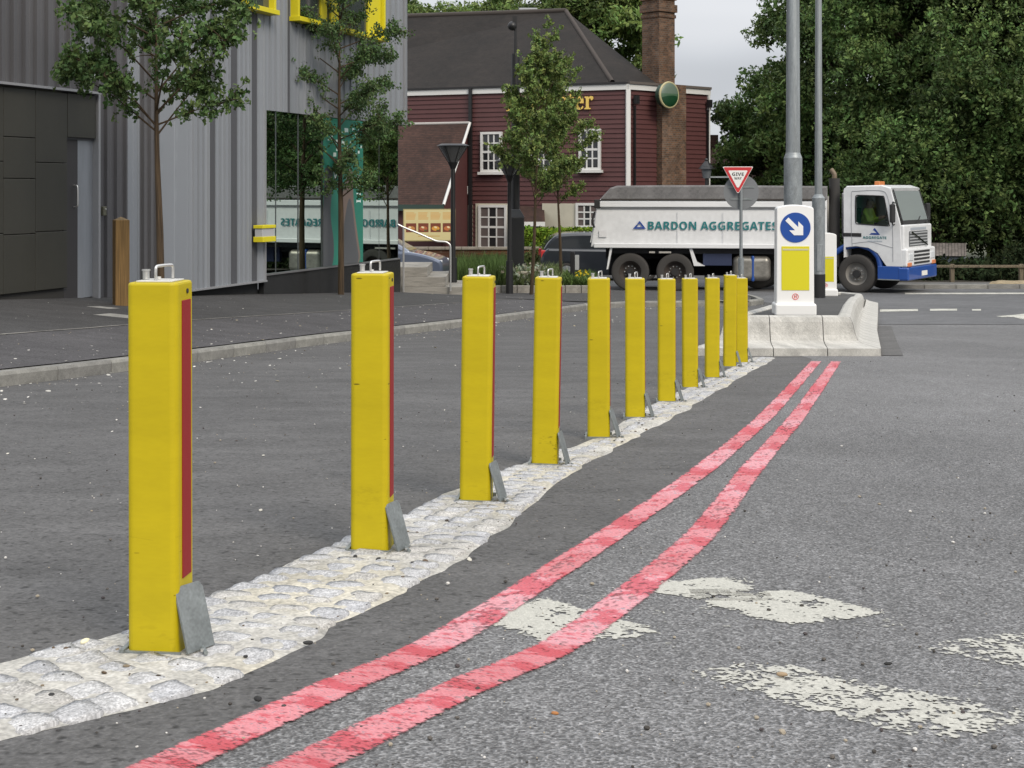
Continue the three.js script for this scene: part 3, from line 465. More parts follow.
{
  // illuminated keep-right bollards: white shell, blue arrow disc, yellow panel
  function keepBollard(label, x, d, turn, s, plain) {
    const o = thing('guide_bollard', label, 'traffic bollard', x, islY(d), d, turn, 'white traffic bollards on the island');
    const w = 0.465 * s, h = 1.36;
    const sh = new THREE.Shape(); sh.moveTo(-w / 2 + 0.01, 0.1); sh.lineTo(w / 2 - 0.01, 0.1); sh.lineTo(w / 2 - 0.015, h - 0.05); sh.quadraticCurveTo(w / 2 - 0.015, h - 0.025, w / 2 - 0.05, h - 0.02); sh.quadraticCurveTo(0, h + 0.025, -w / 2 + 0.05, h - 0.02); sh.quadraticCurveTo(-w / 2 + 0.015, h - 0.025, -w / 2 + 0.015, h - 0.05); sh.lineTo(-w / 2 + 0.01, 0.1);
    w > 0 && part(o, 'shell', extr(sh, 0.2, 0.012).translate(0, 0, -0.1), M.whitePlastic);
    part(o, 'foot', rbox(w + 0.05, 0.16, 0.34, 0.03, 0, 0.062, 0, 3), M.whitePlastic);
    if (!plain) { const disc = part(o, 'arrow_disc', cylZ(0.188 * s, 0.006, 0, 1.09, 0.116, 48), std(0.012, 0.065, 0.30, 0.35));
    const a = extr([[-0.028, 0.15], [0.028, 0.15], [0.028, -0.02], [0.08, 0.03], [0.08, -0.055], [0, -0.135], [-0.08, -0.055], [-0.08, 0.03], [-0.028, -0.02]], 0.004).rotateZ(Math.PI / 4);
    part(disc, 'arrow', a, M.whitePlastic, 0, 1.09, 0.12); }
    part(o, 'yellow_panel', rbox(0.345 * s, 0.55, 0.006, 0.002, 0, 0.58, 0.115), std(0.62, 0.56, 0.01, 0.45));
    part(o, 'panel_label', box(0.32 * s, 0.022, 0.004, 0, 0.815, 0.119), std(0.5, 0.48, 0.3, 0.6));
    const lm = std(0.6, 0.03, 0.03, 0.5);
    part(o, 'maker_mark', join([new THREE.TorusGeometry(0.036, 0.004, 6, 28).translate(0, 0.225, 0.114), text('H', font, 0.03, 0.003, 0.04).translate(-0.015, 0.205, 0.113)]), lm);
    return o;
  }
  keepBollard('white traffic bollard with blue arrow disc on the island front', px(794, 17.5), 17.5, -0.05, 1);
  keepBollard('white traffic bollard half hidden behind the thin lamp column', px(825.5, 30.6), 30.6, -0.16, 1, true);
  // tall columns
  function column(label, u, d, rLow, rHigh, vStep, H, band) {
    const o = thing('lamp_column', label, 'lamp column', px(u, d), islY(d), d, 0, 'galvanised lamp columns on the island');
    const ys = py(vStep, d) - islY(d);
    part(o, 'base_section', cyl(rLow, rLow, ys, 0, ys / 2, 0, 32), M.galvPost);
    part(o, 'shoulder', cyl(rHigh, rLow, 0.07, 0, ys + 0.035, 0, 32), M.galvPost);
    part(o, 'shaft', cyl(rHigh * 0.72, rHigh, H - ys, 0, ys + (H - ys) / 2, 0, 32), M.galvPost);
    if (band) part(o, 'black_band', cyl(rLow + 0.006, rLow + 0.006, band, 0, band / 2, 0, 32), M.black);
    part(o, 'arm', tube([[0, H - 0.02, 0], [0.15, H + 0.25, 0], [0.9, H + 0.42, 0]], 0.03, 10), M.galvPost);
    part(o, 'lantern', rbox(0.7, 0.14, 0.26, 0.05, 1.2, H + 0.42, 0), M.galv);
    part(o, 'inspection_door', rbox(rLow * 0.9, 0.5, 0.02, 0.004, 0, 0.75, rLow - 0.004), M.galvPost);
  }
  column('thick galvanised lamp column behind the arrow bollard', 793, 18.4, 0.12, 0.093, 158, 8, 0);
  column('thinner galvanised lamp column with black foot band', 818.5, 26, 0.12, 0.07, 198, 8.5, 0.44);
  // give way sign and the back of a round sign on one post
  const d = 32.2, o = thing('give_way_sign', 'GIVE WAY triangle and round sign back on a thin grey post', 'road sign', px(741, d), walkY(px(741, d), d) - 0.02, d, -0.08), y0 = o.position.y;
  const Y = (v) => py(v, d) - y0;
  part(o, 'post', cyl(0.038, 0.038, Y(168), 0, Y(168) / 2, 0), M.galvPost);
  part(o, 'post_sleeve', cyl(0.066, 0.066, Y(258), 0, Y(258) / 2, 0), M.galvPost);
  const tri = (s) => { const h = s * 0.866; return [[-s / 2, h / 2], [-s / 2 + 0.02, h / 2 + 0.012], [s / 2 - 0.02, h / 2 + 0.012], [s / 2, h / 2], [0.02, -h / 2], [-0.02, -h / 2]]; };
  const tc = Y(180), off = -0.075;
  const plate = part(o, 'triangle_plate', extr(tri(0.69), 0.012).translate(off, tc, 0.05), std(0.8, 0.8, 0.78, 0.5));
  part(plate, 'red_border', extr(tri(0.655), 0.003).translate(off, tc, 0.063), std(0.52, 0.03, 0.035, 0.45));
  part(plate, 'white_field', extr(tri(0.44), 0.003).translate(off, tc + 0.018, 0.067), std(0.76, 0.76, 0.74, 0.5));
  part(plate, 'lettering', join([text('GIVE', font, 0.27, 0.002, 0.078).translate(off - 0.135, tc + 0.095, 0.0705), text('WAY', font, 0.17, 0.002, 0.056).translate(off - 0.085, tc + 0.01, 0.0705)]), M.black);
  const disc = part(o, 'round_sign_back', cylZ(0.405, 0.012, 0.01, Y(192), -0.06, 48), std(0.17, 0.18, 0.19, 0.6));
  part(disc, 'stiffener', join([box(0.6, 0.04, 0.02, 0.01, Y(187), -0.05), box(0.5, 0.04, 0.02, 0.01, Y(199), -0.05)]), M.galv);
}
// ---------------------------------------------------------------- street furniture
{
  const funnelLamp = (label, u, d, sc = 1) => {
    const x = px(u, d), o = thing('street_lamp', label, 'street lamp', x, walkY(x, d) - 0.02, d, 0, 'black funnel street lamps'); o.scale.setScalar(sc);
    part(o, 'base', cyl(0.1, 0.105, 0.95, 0, 0.475, 0), M.black);
    part(o, 'pole', cyl(0.055, 0.065, 2.3, 0, 2.05, 0), M.black);
    part(o, 'collar', cyl(0.13, 0.06, 0.16, 0, 3.26, 0), M.black);
    const hd = part(o, 'lamp_shade', join([new THREE.LatheGeometry([[0.09, 3.34], [0.12, 3.36], [0.36, 3.74], [0.38, 3.76], [0.34, 3.76], [0.11, 3.38]].map(([a, b]) => new THREE.Vector2(a, b)), 32)]), new THREE.MeshPhysicalMaterial({ color: lin(0.30, 0.31, 0.32), roughness: 0.25, transmission: 0.75, thickness: 0, side: THREE.DoubleSide }));
    for (let k = 0; k < 6; k++) { const a = k / 6 * 6.283; part(hd, 'rib', tube([[0.1 * Math.cos(a), 3.33, 0.1 * Math.sin(a)], [0.36 * Math.cos(a), 3.74, 0.36 * Math.sin(a)]], 0.014, 6), M.black); }
    part(o, 'diffuser', cyl(0.13, 0.08, 0.3, 0, 3.47, 0), std(0.45, 0.46, 0.47, 0.5));
    part(o, 'canopy', cyl(0.3, 0.42, 0.05, 0, 3.79, 0, 36), M.black);
  };
  funnelLamp('black funnel street lamp nearer the glass corner', 453, 35);
  funnelLamp('black funnel street lamp beside the tall camera mast', 509.5, 35.5, 0.905);
  {
    const d = 38.4, x = px(515.5, d), o = thing('camera_mast', 'tall black camera mast with thick cabinet base', 'camera mast', x, P(d), d, 0), y0 = P(d), Y = (v) => py(v, d) - y0;
    part(o, 'cabinet', rbox(0.44, Y(217), 0.4, 0.03, 0.02, Y(217) / 2, 0), M.black);
    const rf = extr([[-0.22, 0], [0.22, 0], [0.1, 0.2], [-0.14, 0.2]], 0.38, 0.01).translate(0.02, Y(217), -0.21); part(o, 'cabinet_hood', rf, std(0.07, 0.075, 0.085, 0.5));
    part(o, 'lower_mast', cyl(0.115, 0.12, Y(54), 0, Y(54) / 2, 0), M.black);
    part(o, 'upper_mast', cyl(0.035, 0.045, Y(26) - Y(54), 0, (Y(26) + Y(54)) / 2, 0), M.black);
    part(o, 'camera_dome', new THREE.SphereGeometry(0.13, 20, 14).translate(-0.09, Y(26), 0), M.black);
    part(o, 'camera_bracket', box(0.12, 0.3, 0.12, -0.02, Y(22), 0), M.dark);
  }
  {
    const d = 20, x = px(121, d), o = thing('timber_post', 'square brown timber post on the pavement by the grey wall', 'timber post', x, walkY(x, d), d, 0.5);
    const wm = std(0.36, 0.25, 0.115, 0.85, { map: T.wood });
    part(o, 'shaft', rbox(0.2, 1.34, 0.2, 0.01, 0, 0.56, 0), wm); part(o, 'weathered_cap', new THREE.ConeGeometry(0.135, 0.05, 4).rotateY(Math.PI / 4).translate(0, 1.25, 0), std(0.4, 0.33, 0.22, 0.9, { map: T.wood }));
  }
  {
    const d = 37.1, x = px(572.5, d), o = thing('black_post', 'short black post with small grey plate in the flower bed', 'post', x, P(d), d, -0.2);
    part(o, 'shaft', rbox(0.11, 1.15, 0.11, 0.015, 0, 0.57, 0), M.black); part(o, 'plate', rbox(0.11, 0.4, 0.02, 0.005, 0.13, 0.86, 0.05), std(0.35, 0.36, 0.36, 0.6)); part(o, 'plate_arm', box(0.1, 0.03, 0.02, 0.08, 0.98, 0.03), M.black);
  }
  // two access covers let into the pavement
  for (const [u, v, w, l] of [[117, 316, 0.5, 'pale square cover plate in the pavement near the timber post'], [100, 307.5, 0.3, 'small pale cover plate nearer the grey wall']]) {
    let a = 8, b = 30; for (let i = 0; i < 50; i++) { const m = (a + b) / 2; if (HZ + F * (EYE - walkY(px(u, m), m)) / m > v) a = m; else b = m; }
    const x = px(u, a), o = mk('cover_plate', ribbon([[x - w / 2, a - w * 0.45], [x - w / 2 + 0.1, a + w * 0.45]], [[x + w / 2, a - w * 0.45], [x + w / 2 + 0.1, a + w * 0.45]], 4, 4, (X, D) => walkY(X, D) + 0.006), std(0.42, 0.42, 0.41, 0.7, { map: T.conc })); top('cover_plate', o, l, 'cover plate');
  }
}
// ---------------------------------------------------------------- grey clad office building
const FT = Math.hypot(1, FK), fth = Math.atan2(1, FK);       // facade runs along (FK, 1) in (x, distance)
const S = (u) => F * -FX0 / (512 + F * FK - u) * FT, D = (u) => S(u) / FT;
{
  seed(81);
  const B = thing('office_building', 'grey metal clad building with glass corner and yellow window frames', 'building', FX0, 0, 0, fth);
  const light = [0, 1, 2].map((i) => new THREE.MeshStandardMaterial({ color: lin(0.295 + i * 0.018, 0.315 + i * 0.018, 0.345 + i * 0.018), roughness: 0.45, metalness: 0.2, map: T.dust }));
  const shadedClad = [0, 1].map((i) => new THREE.MeshStandardMaterial({ color: lin(0.118 + i * 0.016, 0.117 + i * 0.016, 0.125 + i * 0.016), roughness: 0.5, metalness: 0.15, map: T.dust }));  // same grey cladding, shade painted into the tone of faces turned to the camera
  const shadeTrim = std(0.068, 0.07, 0.078, 0.6), trim = std(0.3, 0.305, 0.32, 0.45, { metalness: 0.3 });  // first grey paints the shade of return faces, and colours joints and lintel
  const blackP = [0, 1].map((i) => std(0.037 + i * 0.002, 0.036 + i * 0.002, 0.028 + i * 0.002, 0.55, { map: T.dust }));
  const HT = 9.2, yb = -0.79, yg0 = 2.37;
  // one cladding sheet: flat pan with a raised seam on its far edge and a fine crease
  const panel = (s0, s1, y0, y1, m, z = 0, seam = 0.035, name = 'cladding_panel') => {
    const w = s1 - s0, c = w * 0.5, sw = Math.min(0.03, w * 0.18);
    const pts = [[0, -0.05], [0, 0], [c - 0.012, 0], [c, 0.006], [c + 0.012, 0], [w - sw - 0.008, 0], [w - sw, seam], [w - 0.006, seam], [w - 0.002, 0], [w - 0.002, -0.05]];
    const g = extr(pts, y1 - y0).rotateX(-Math.PI / 2).scale(1, 1, -1);   // profile in (along, outwards), drawn upwards
    const ix = g.attributes.position; const gg = g.index ? g.toNonIndexed() : g; const p = gg.attributes.position.array; for (let i = 0; i < p.length; i += 9) for (let k = 0; k < 3; k++) { const t = p[i + 3 + k]; p[i + 3 + k] = p[i + 6 + k]; p[i + 6 + k] = t; } gg.computeVertexNormals();
    return part(B, name, gg, m, s0, y0, z);
  };
  const run = (u0, u1, y0, y1, mats, z, pitch, seam) => { const a = S(u0), b = S(u1), n = Math.max(1, Math.round((b - a) / pitch)); for (let i = 0; i < n; i++) panel(a + (b - a) * i / n, a + (b - a) * (i + 1) / n, y0, y1, mats[Math.floor(rnd() * mats.length)], z, seam); };
  // upper cladding in the shaded tone above the black block, and the wall left of the picture
  const fascia = 2.33;
  run(-140, 79, fascia, HT, shadedClad, 0, 0.25, 0.05);
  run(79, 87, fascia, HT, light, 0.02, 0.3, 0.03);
  run(87, 97, fascia, HT, shadedClad, 0, 0.3, 0.05);
  run(97, 126, yb, HT, shadedClad, -0.02, 0.24, 0.05);
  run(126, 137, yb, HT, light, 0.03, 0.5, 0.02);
  run(137, 157, yb, HT, shadedClad, -0.02, 0.2, 0.05);
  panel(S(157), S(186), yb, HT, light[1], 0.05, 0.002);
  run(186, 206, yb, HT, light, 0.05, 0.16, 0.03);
  panel(S(206), S(213), yb, HT, shadeTrim, 0.035, 0.004, 'shade_strip');  // strip coloured dark to paint the shade of a return face
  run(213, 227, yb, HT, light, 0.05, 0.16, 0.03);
  panel(S(227), S(235), yb, HT, shadeTrim, 0.035, 0.004, 'shade_strip');
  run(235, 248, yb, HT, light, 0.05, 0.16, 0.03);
  panel(S(248), S(255), yb, HT, shadeTrim, 0.035, 0.004, 'shade_strip');
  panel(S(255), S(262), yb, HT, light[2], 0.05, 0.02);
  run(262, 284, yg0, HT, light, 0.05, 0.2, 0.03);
  panel(S(284), S(288), yg0, HT, shadeTrim, 0.035, 0.004, 'shade_strip');
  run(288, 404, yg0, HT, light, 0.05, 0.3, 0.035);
  // bright edge trims
  const bar = (s, y0, y1, m, w = 0.04, z = 0.06, name = 'edge_trim') => part(B, name, box(w, y1 - y0, 0.12, s, (y0 + y1) / 2, z), m);
  bar(S(94.5), yb - 0.02, fascia, trim, 0.05, 0.03);
  part(B, 'drip_trim', box(S(93) - S(-140), 0.035, 0.2, (S(93) + S(-140)) / 2, fascia + 0.01, 0.05), trim);
  part(B, 'drip_trim', box(S(262) - S(157), 0.03, 0.17, (S(262) + S(157)) / 2, yb - 0.012, 0.03), trim);
  part(B, 'drip_trim', box(S(110) - S(95.5), 0.03, 0.12, (S(110) + S(95.5)) / 2, yb - 0.012, 0.0), trim);
  bar(S(401) + 0.03, yg0 - 0.02, HT, trim, 0.06, 0.03);
  part(B, 'parapet', box(S(401) - S(-140), 0.12, 0.5, (S(401) + S(-140)) / 2, HT + 0.05, -0.15), trim);
  // black panel block with the recessed service door
  const bz = 0.06, cols = [-140, -70, 0, 32, 64], lv = [[-0.53, 0.28, 1.05, 1.62, 2.3], [-0.53, 0.3, 1.28, 2.3]];
  for (let i = 0; i + 1 < cols.length; i++) { const a = S(cols[i]), b = S(cols[i + 1]), ys = lv[i & 1]; for (let k = 0; k + 1 < ys.length; k++) part(B, 'black_panel', rbox(b - a - 0.007, ys[k + 1] - ys[k] - 0.009, 0.1, 0.008, (a + b) / 2, (ys[k] + ys[k + 1]) / 2, bz - 0.05), blackP[(i + k) & 1]); }
  part(B, 'black_panel', rbox(S(93) - S(64) - 0.012, 2.3 - 1.66, 0.1, 0.008, (S(64) + S(93)) / 2, 1.98, bz - 0.05), blackP[1]);
  part(B, 'panel_backing', box(S(64) - S(-140), 2.9, 0.05, (S(64) + S(-140)) / 2, 0.92, -0.06), std(0.16, 0.155, 0.13, 0.8));
  part(B, 'plinth', box(S(64) - S(-140), 0.9, 0.06, (S(64) + S(-140)) / 2, -0.95, -0.03), std(0.03, 0.029, 0.027, 0.8));
  const door = part(B, 'service_door', rbox(S(78.5) - S(64.5), 2.36, 0.05, 0.006, (S(64.5) + S(78.5)) / 2, 0.47, -0.04), std(0.035, 0.033, 0.035, 0.6));
  part(door, 'pull_handle', tube([[S(74.6), 0.64, -0.015], [S(74.6), 0.66, 0.05], [S(74.6), 0.94, 0.05], [S(74.6), 0.96, -0.015]], 0.012, 8), M.steel);
  part(B, 'door_side_panel', box(S(94) - S(78.5), 2.37, 0.04, (S(78.5) + S(94)) / 2, 0.475, -0.035), light[0]);
  part(B, 'door_lintel', box(S(94) - S(64), 0.04, 0.14, (S(64) + S(94)) / 2, 1.65, -0.06), shadeTrim);
  // glass corner
  const gy0 = -0.69;
  const glass = new THREE.MeshPhysicalMaterial({ color: lin(0.47, 0.555, 0.52), roughness: 0.012, metalness: 1 });   // mirror-coated solar glass
  const ge = [263, 274.5, 297, 321, 361, 378, 397].map(S);
  for (let i = 0; i + 1 < ge.length; i++) part(B, 'glass_pane', box(ge[i + 1] - ge[i] - 0.012, yg0 - gy0, 0.012), glass, (ge[i] + ge[i + 1]) / 2, (yg0 + gy0) / 2, 0.02).rotation.y = 0.022 * (1 - i / 5);
  for (const s of ge) part(B, 'glass_joint', box(0.012, yg0 - gy0, 0.016, s, (yg0 + gy0) / 2, 0.019), shadeTrim);
  bar(S(262), gy0 - 0.1, yg0, trim, 0.05, 0.02, 'glass_edge_trim');
  part(B, 'glass_head', box(ge[6] - ge[0], 0.06, 0.16, (ge[0] + ge[6]) / 2, yg0 + 0.0, -0.08), shadeTrim);
  const gran = new THREE.MeshPhysicalMaterial({ color: lin(0.026, 0.027, 0.028), roughness: 0.22, map: T.dust });
  const pl = [262, 292, 318, 345, 372, 399].map(S); for (let i = 0; i + 1 < pl.length; i++) part(B, 'granite_plinth', rbox(pl[i + 1] - pl[i] - 0.006, 1.4, 0.12, 0.006, (pl[i] + pl[i + 1]) / 2, gy0 - 0.71, -0.02), gran);
  part(B, 'recessed_plinth', box(S(262) - S(157), 0.9, 0.06, (S(262) + S(157)) / 2, -1.24, -0.12), std(0.02, 0.02, 0.02, 0.8));
  part(B, 'recessed_plinth', box(S(157) - S(95), 0.8, 0.06, (S(157) + S(95)) / 2, -1.2, -0.1), std(0.02, 0.02, 0.02, 0.8));
  part(B, 'glass_sill', box(ge[6] - ge[0], 0.03, 0.16, (ge[0] + ge[6]) / 2, gy0 - 0.005, 0.0), std(0.12, 0.12, 0.125, 0.4));
  part(B, 'glass_backing', box(ge[6] - ge[0] + 0.3, yg0 - gy0 + 0.2, 3.4, (ge[0] + ge[6]) / 2 - 0.15, (yg0 + gy0) / 2, -1.78), std(0.03, 0.03, 0.03, 0.9));
  // the mass behind the facade
  part(B, 'core', box(S(256) - S(-140), HT + 3, 7, (S(256) + S(-140)) / 2, HT / 2 - 1.5, -3.62), std(0.12, 0.12, 0.125, 0.9));
  part(B, 'upper_core', box(S(401) - S(256), HT - yg0 - 0.15, 7, (S(401) + S(256)) / 2 - 0.01, (HT + yg0) / 2 + 0.09, -3.62), std(0.2, 0.2, 0.21, 0.7));
  // yellow framed upper windows
  const yel = std(0.62, 0.54, 0.015, 0.5), wg = new THREE.MeshPhysicalMaterial({ color: lin(0.05, 0.06, 0.06), roughness: 0.03, ior: 1.9, metalness: 0 });
  const win = (u0, u1, bars, y0 = 4.18, y1 = 6.4) => {
    const a = S(u0), b = S(u1), g = new THREE.Group(); g.name = 'window'; B.add(g);
    const f = (n, w, h, x, y, m = yel, z = 0.1, dp = 0.24) => part(g, n, rbox(w, h, dp, 0.006, x, y, z), m);
    f('frame_sill', b - a + 0.12, 0.09, (a + b) / 2, y0, yel, 0.13, 0.3); f('frame_head', b - a + 0.12, 0.09, (a + b) / 2, y1); f('frame_jamb', 0.07, y1 - y0, a, (y0 + y1) / 2); f('frame_jamb', 0.07, y1 - y0, b, (y0 + y1) / 2);
    part(g, 'pane', box(b - a - 0.05, y1 - y0 - 0.08, 0.02, (a + b) / 2, (y0 + y1) / 2, 0.09), wg);
    for (const [x0, x1, yellow] of bars) f('panel', S(x1) - S(x0), y1 - y0 - 0.09, (S(x0) + S(x1)) / 2, (y0 + y1) / 2, yellow ? yel : std(0.1, 0.1, 0.1, 0.5), 0.11, 0.06);
  };
  win(238, 265, []);
  win(289, 376, [[302, 304, 0], [315, 321, 1], [325, 334, 1], [362, 375, 1]]);
  // small wall fittings
  const sb = new THREE.Group(); top('wall_box', sb, 'clear box with yellow rims fixed beside the glass', 'wall box'); sb.position.copy(B.position); sb.rotation.y = fth;
  const bs = S(255), ww = 0.5; part(sb, 'upper_rim', rbox(ww, 0.06, 0.2, 0.01, bs, py(226.5, D(255)), 0.2), yel); part(sb, 'lower_rim', rbox(ww, 0.1, 0.2, 0.01, bs, py(239, D(255)), 0.2), yel); part(sb, 'clear_body', rbox(ww - 0.04, 0.2, 0.16, 0.01, bs, py(232.5, D(255)), 0.2), std(0.4, 0.41, 0.42, 0.3));
  const wl = new THREE.Group(); top('wall_light', wl, 'white oval bulkhead light high on the grey cladding', 'wall light'); wl.position.copy(B.position); wl.rotation.y = fth;
  part(wl, 'cover', new THREE.SphereGeometry(0.15, 24, 16).scale(0.95, 1.05, 0.6).translate(S(82), py(71, D(82)), 0.12), std(0.8, 0.84, 0.86, 0.4)); part(wl, 'back_plate', cylZ(0.13, 0.06, S(82), py(71, D(82)), 0.06), M.galv);
  const bell = new THREE.Group(); top('entry_box', bell, 'small brass entry box on the grey cladding near the door', 'entry box'); bell.position.copy(B.position); bell.rotation.y = fth;
  part(bell, 'casing', rbox(0.08, 0.14, 0.05, 0.01, S(101), py(211, D(101)), 0.05), std(0.1, 0.1, 0.07, 0.6)); part(bell, 'button', cylZ(0.015, 0.02, S(101), py(209, D(101)), 0.08), M.steel);
  // tall banner standing inside the glass
  const cv = document.createElement('canvas'); cv.width = 256; cv.height = 640; const c = cv.getContext('2d');
  c.fillStyle = '#2b7a68'; c.fillRect(0, 0, 256, 640);
  c.fillStyle = '#4c4f53';
  const blob = (p) => { c.beginPath(); c.moveTo(...p[0]); for (let i = 1; i < p.length; i++) { const q = p[i], r = p[(i + 1) % p.length]; c.quadraticCurveTo(q[0], q[1], (q[0] + r[0]) / 2, (q[1] + r[1]) / 2); } c.fill(); };
  blob([[10, 220], [60, 190], [58, 300], [40, 420], [70, 540], [60, 660], [-20, 660], [0, 400]]);
  c.fillStyle = '#7a6a62'; blob([[120, 330], [160, 200], [190, 230], [190, 360], [220, 520], [250, 660], [90, 660], [110, 480]]);
  c.fillStyle = '#55575a'; blob([[140, 420], [160, 330], [185, 380], [205, 520], [240, 660], [90, 660], [118, 520]]);
  c.fillStyle = '#e8f2ee'; c.font = 'bold 46px sans-serif'; c.fillText('VA', 62, 262); c.font = 'bold 14px sans-serif'; c.fillText('\u2022\u2022\u2022\u2022\u2022\u2022', 62, 282);
  c.save(); c.translate(212, 240); c.rotate(Math.PI / 2); c.font = 'bold 40px sans-serif'; c.fillText('N O F I', 0, 0); c.restore();
  c.fillStyle = '#d5e5df'; for (let k = 0; k < 26; k++) { c.fillRect(10 + (k * 53) % 230, 20 + (k * 37) % 130, 6 + (k % 4) * 6, 4 + (k % 3) * 7); }
  const bt = new THREE.CanvasTexture(cv); bt.colorSpace = THREE.SRGBColorSpace; bt.magFilter = THREE.LinearFilter;
  const bn = thing('window_banner', 'tall green and grey printed banner on the glass', 'banner', FX0, 0, 0, fth);
  part(bn, 'print', new THREE.PlaneGeometry(S(361) - S(321), 3.02).translate((S(321) + S(361)) / 2, 0.84, 0.048), new THREE.MeshStandardMaterial({ map: bt, roughness: 0.5 }));
  part(bn, 'backing', box(S(361) - S(321) - 0.01, 3.0, 0.003, (S(321) + S(361)) / 2, 0.84, 0.0455), std(0.2, 0.2, 0.2, 0.7));
}
// steps and handrail at the end of the glass
{
  const st = thing('entrance_steps', 'pale concrete entrance steps at the end of the glass', 'steps', px(404, 33.4), 0, 33.4, 0);
  const cm = new THREE.MeshStandardMaterial({ color: lin(0.42, 0.41, 0.39), map: T.conc, roughness: 0.9 }), yb = walkY(px(410, 33.4), 33.4) - 0.05;
  const ends = [1.45, 1.0, 0.55];
  ends.forEach((e, i) => part(st, 'step', rbox(e + 1.0, 0.235, 2.4 - i * 0.05, 0.012, (e - 1.0) / 2, yb + 0.05 + 0.235 * (i + 0.5), -1.2 - i * 0.03), cm));
  const hr = thing('handrail', 'bent stainless steel handrail beside the entrance steps', 'handrail', 0, 0, 0, 0), d = 33.3, q = (u, v, dd = d) => V3(px(u, dd), py(v, dd), dd);
  part(hr, 'rail', tube([q(397, 224), q(404, 227.5), q(420, 234), q(436, 241), q(446, 242), q(450, 245), q(450.5, 252), q(450.5, 291)], 0.024, 10, 60), M.steel); part(hr, 'post', tube([q(403.5, 227), q(403.5, 260), q(403.5, 292)], 0.024, 10), M.steel);
}
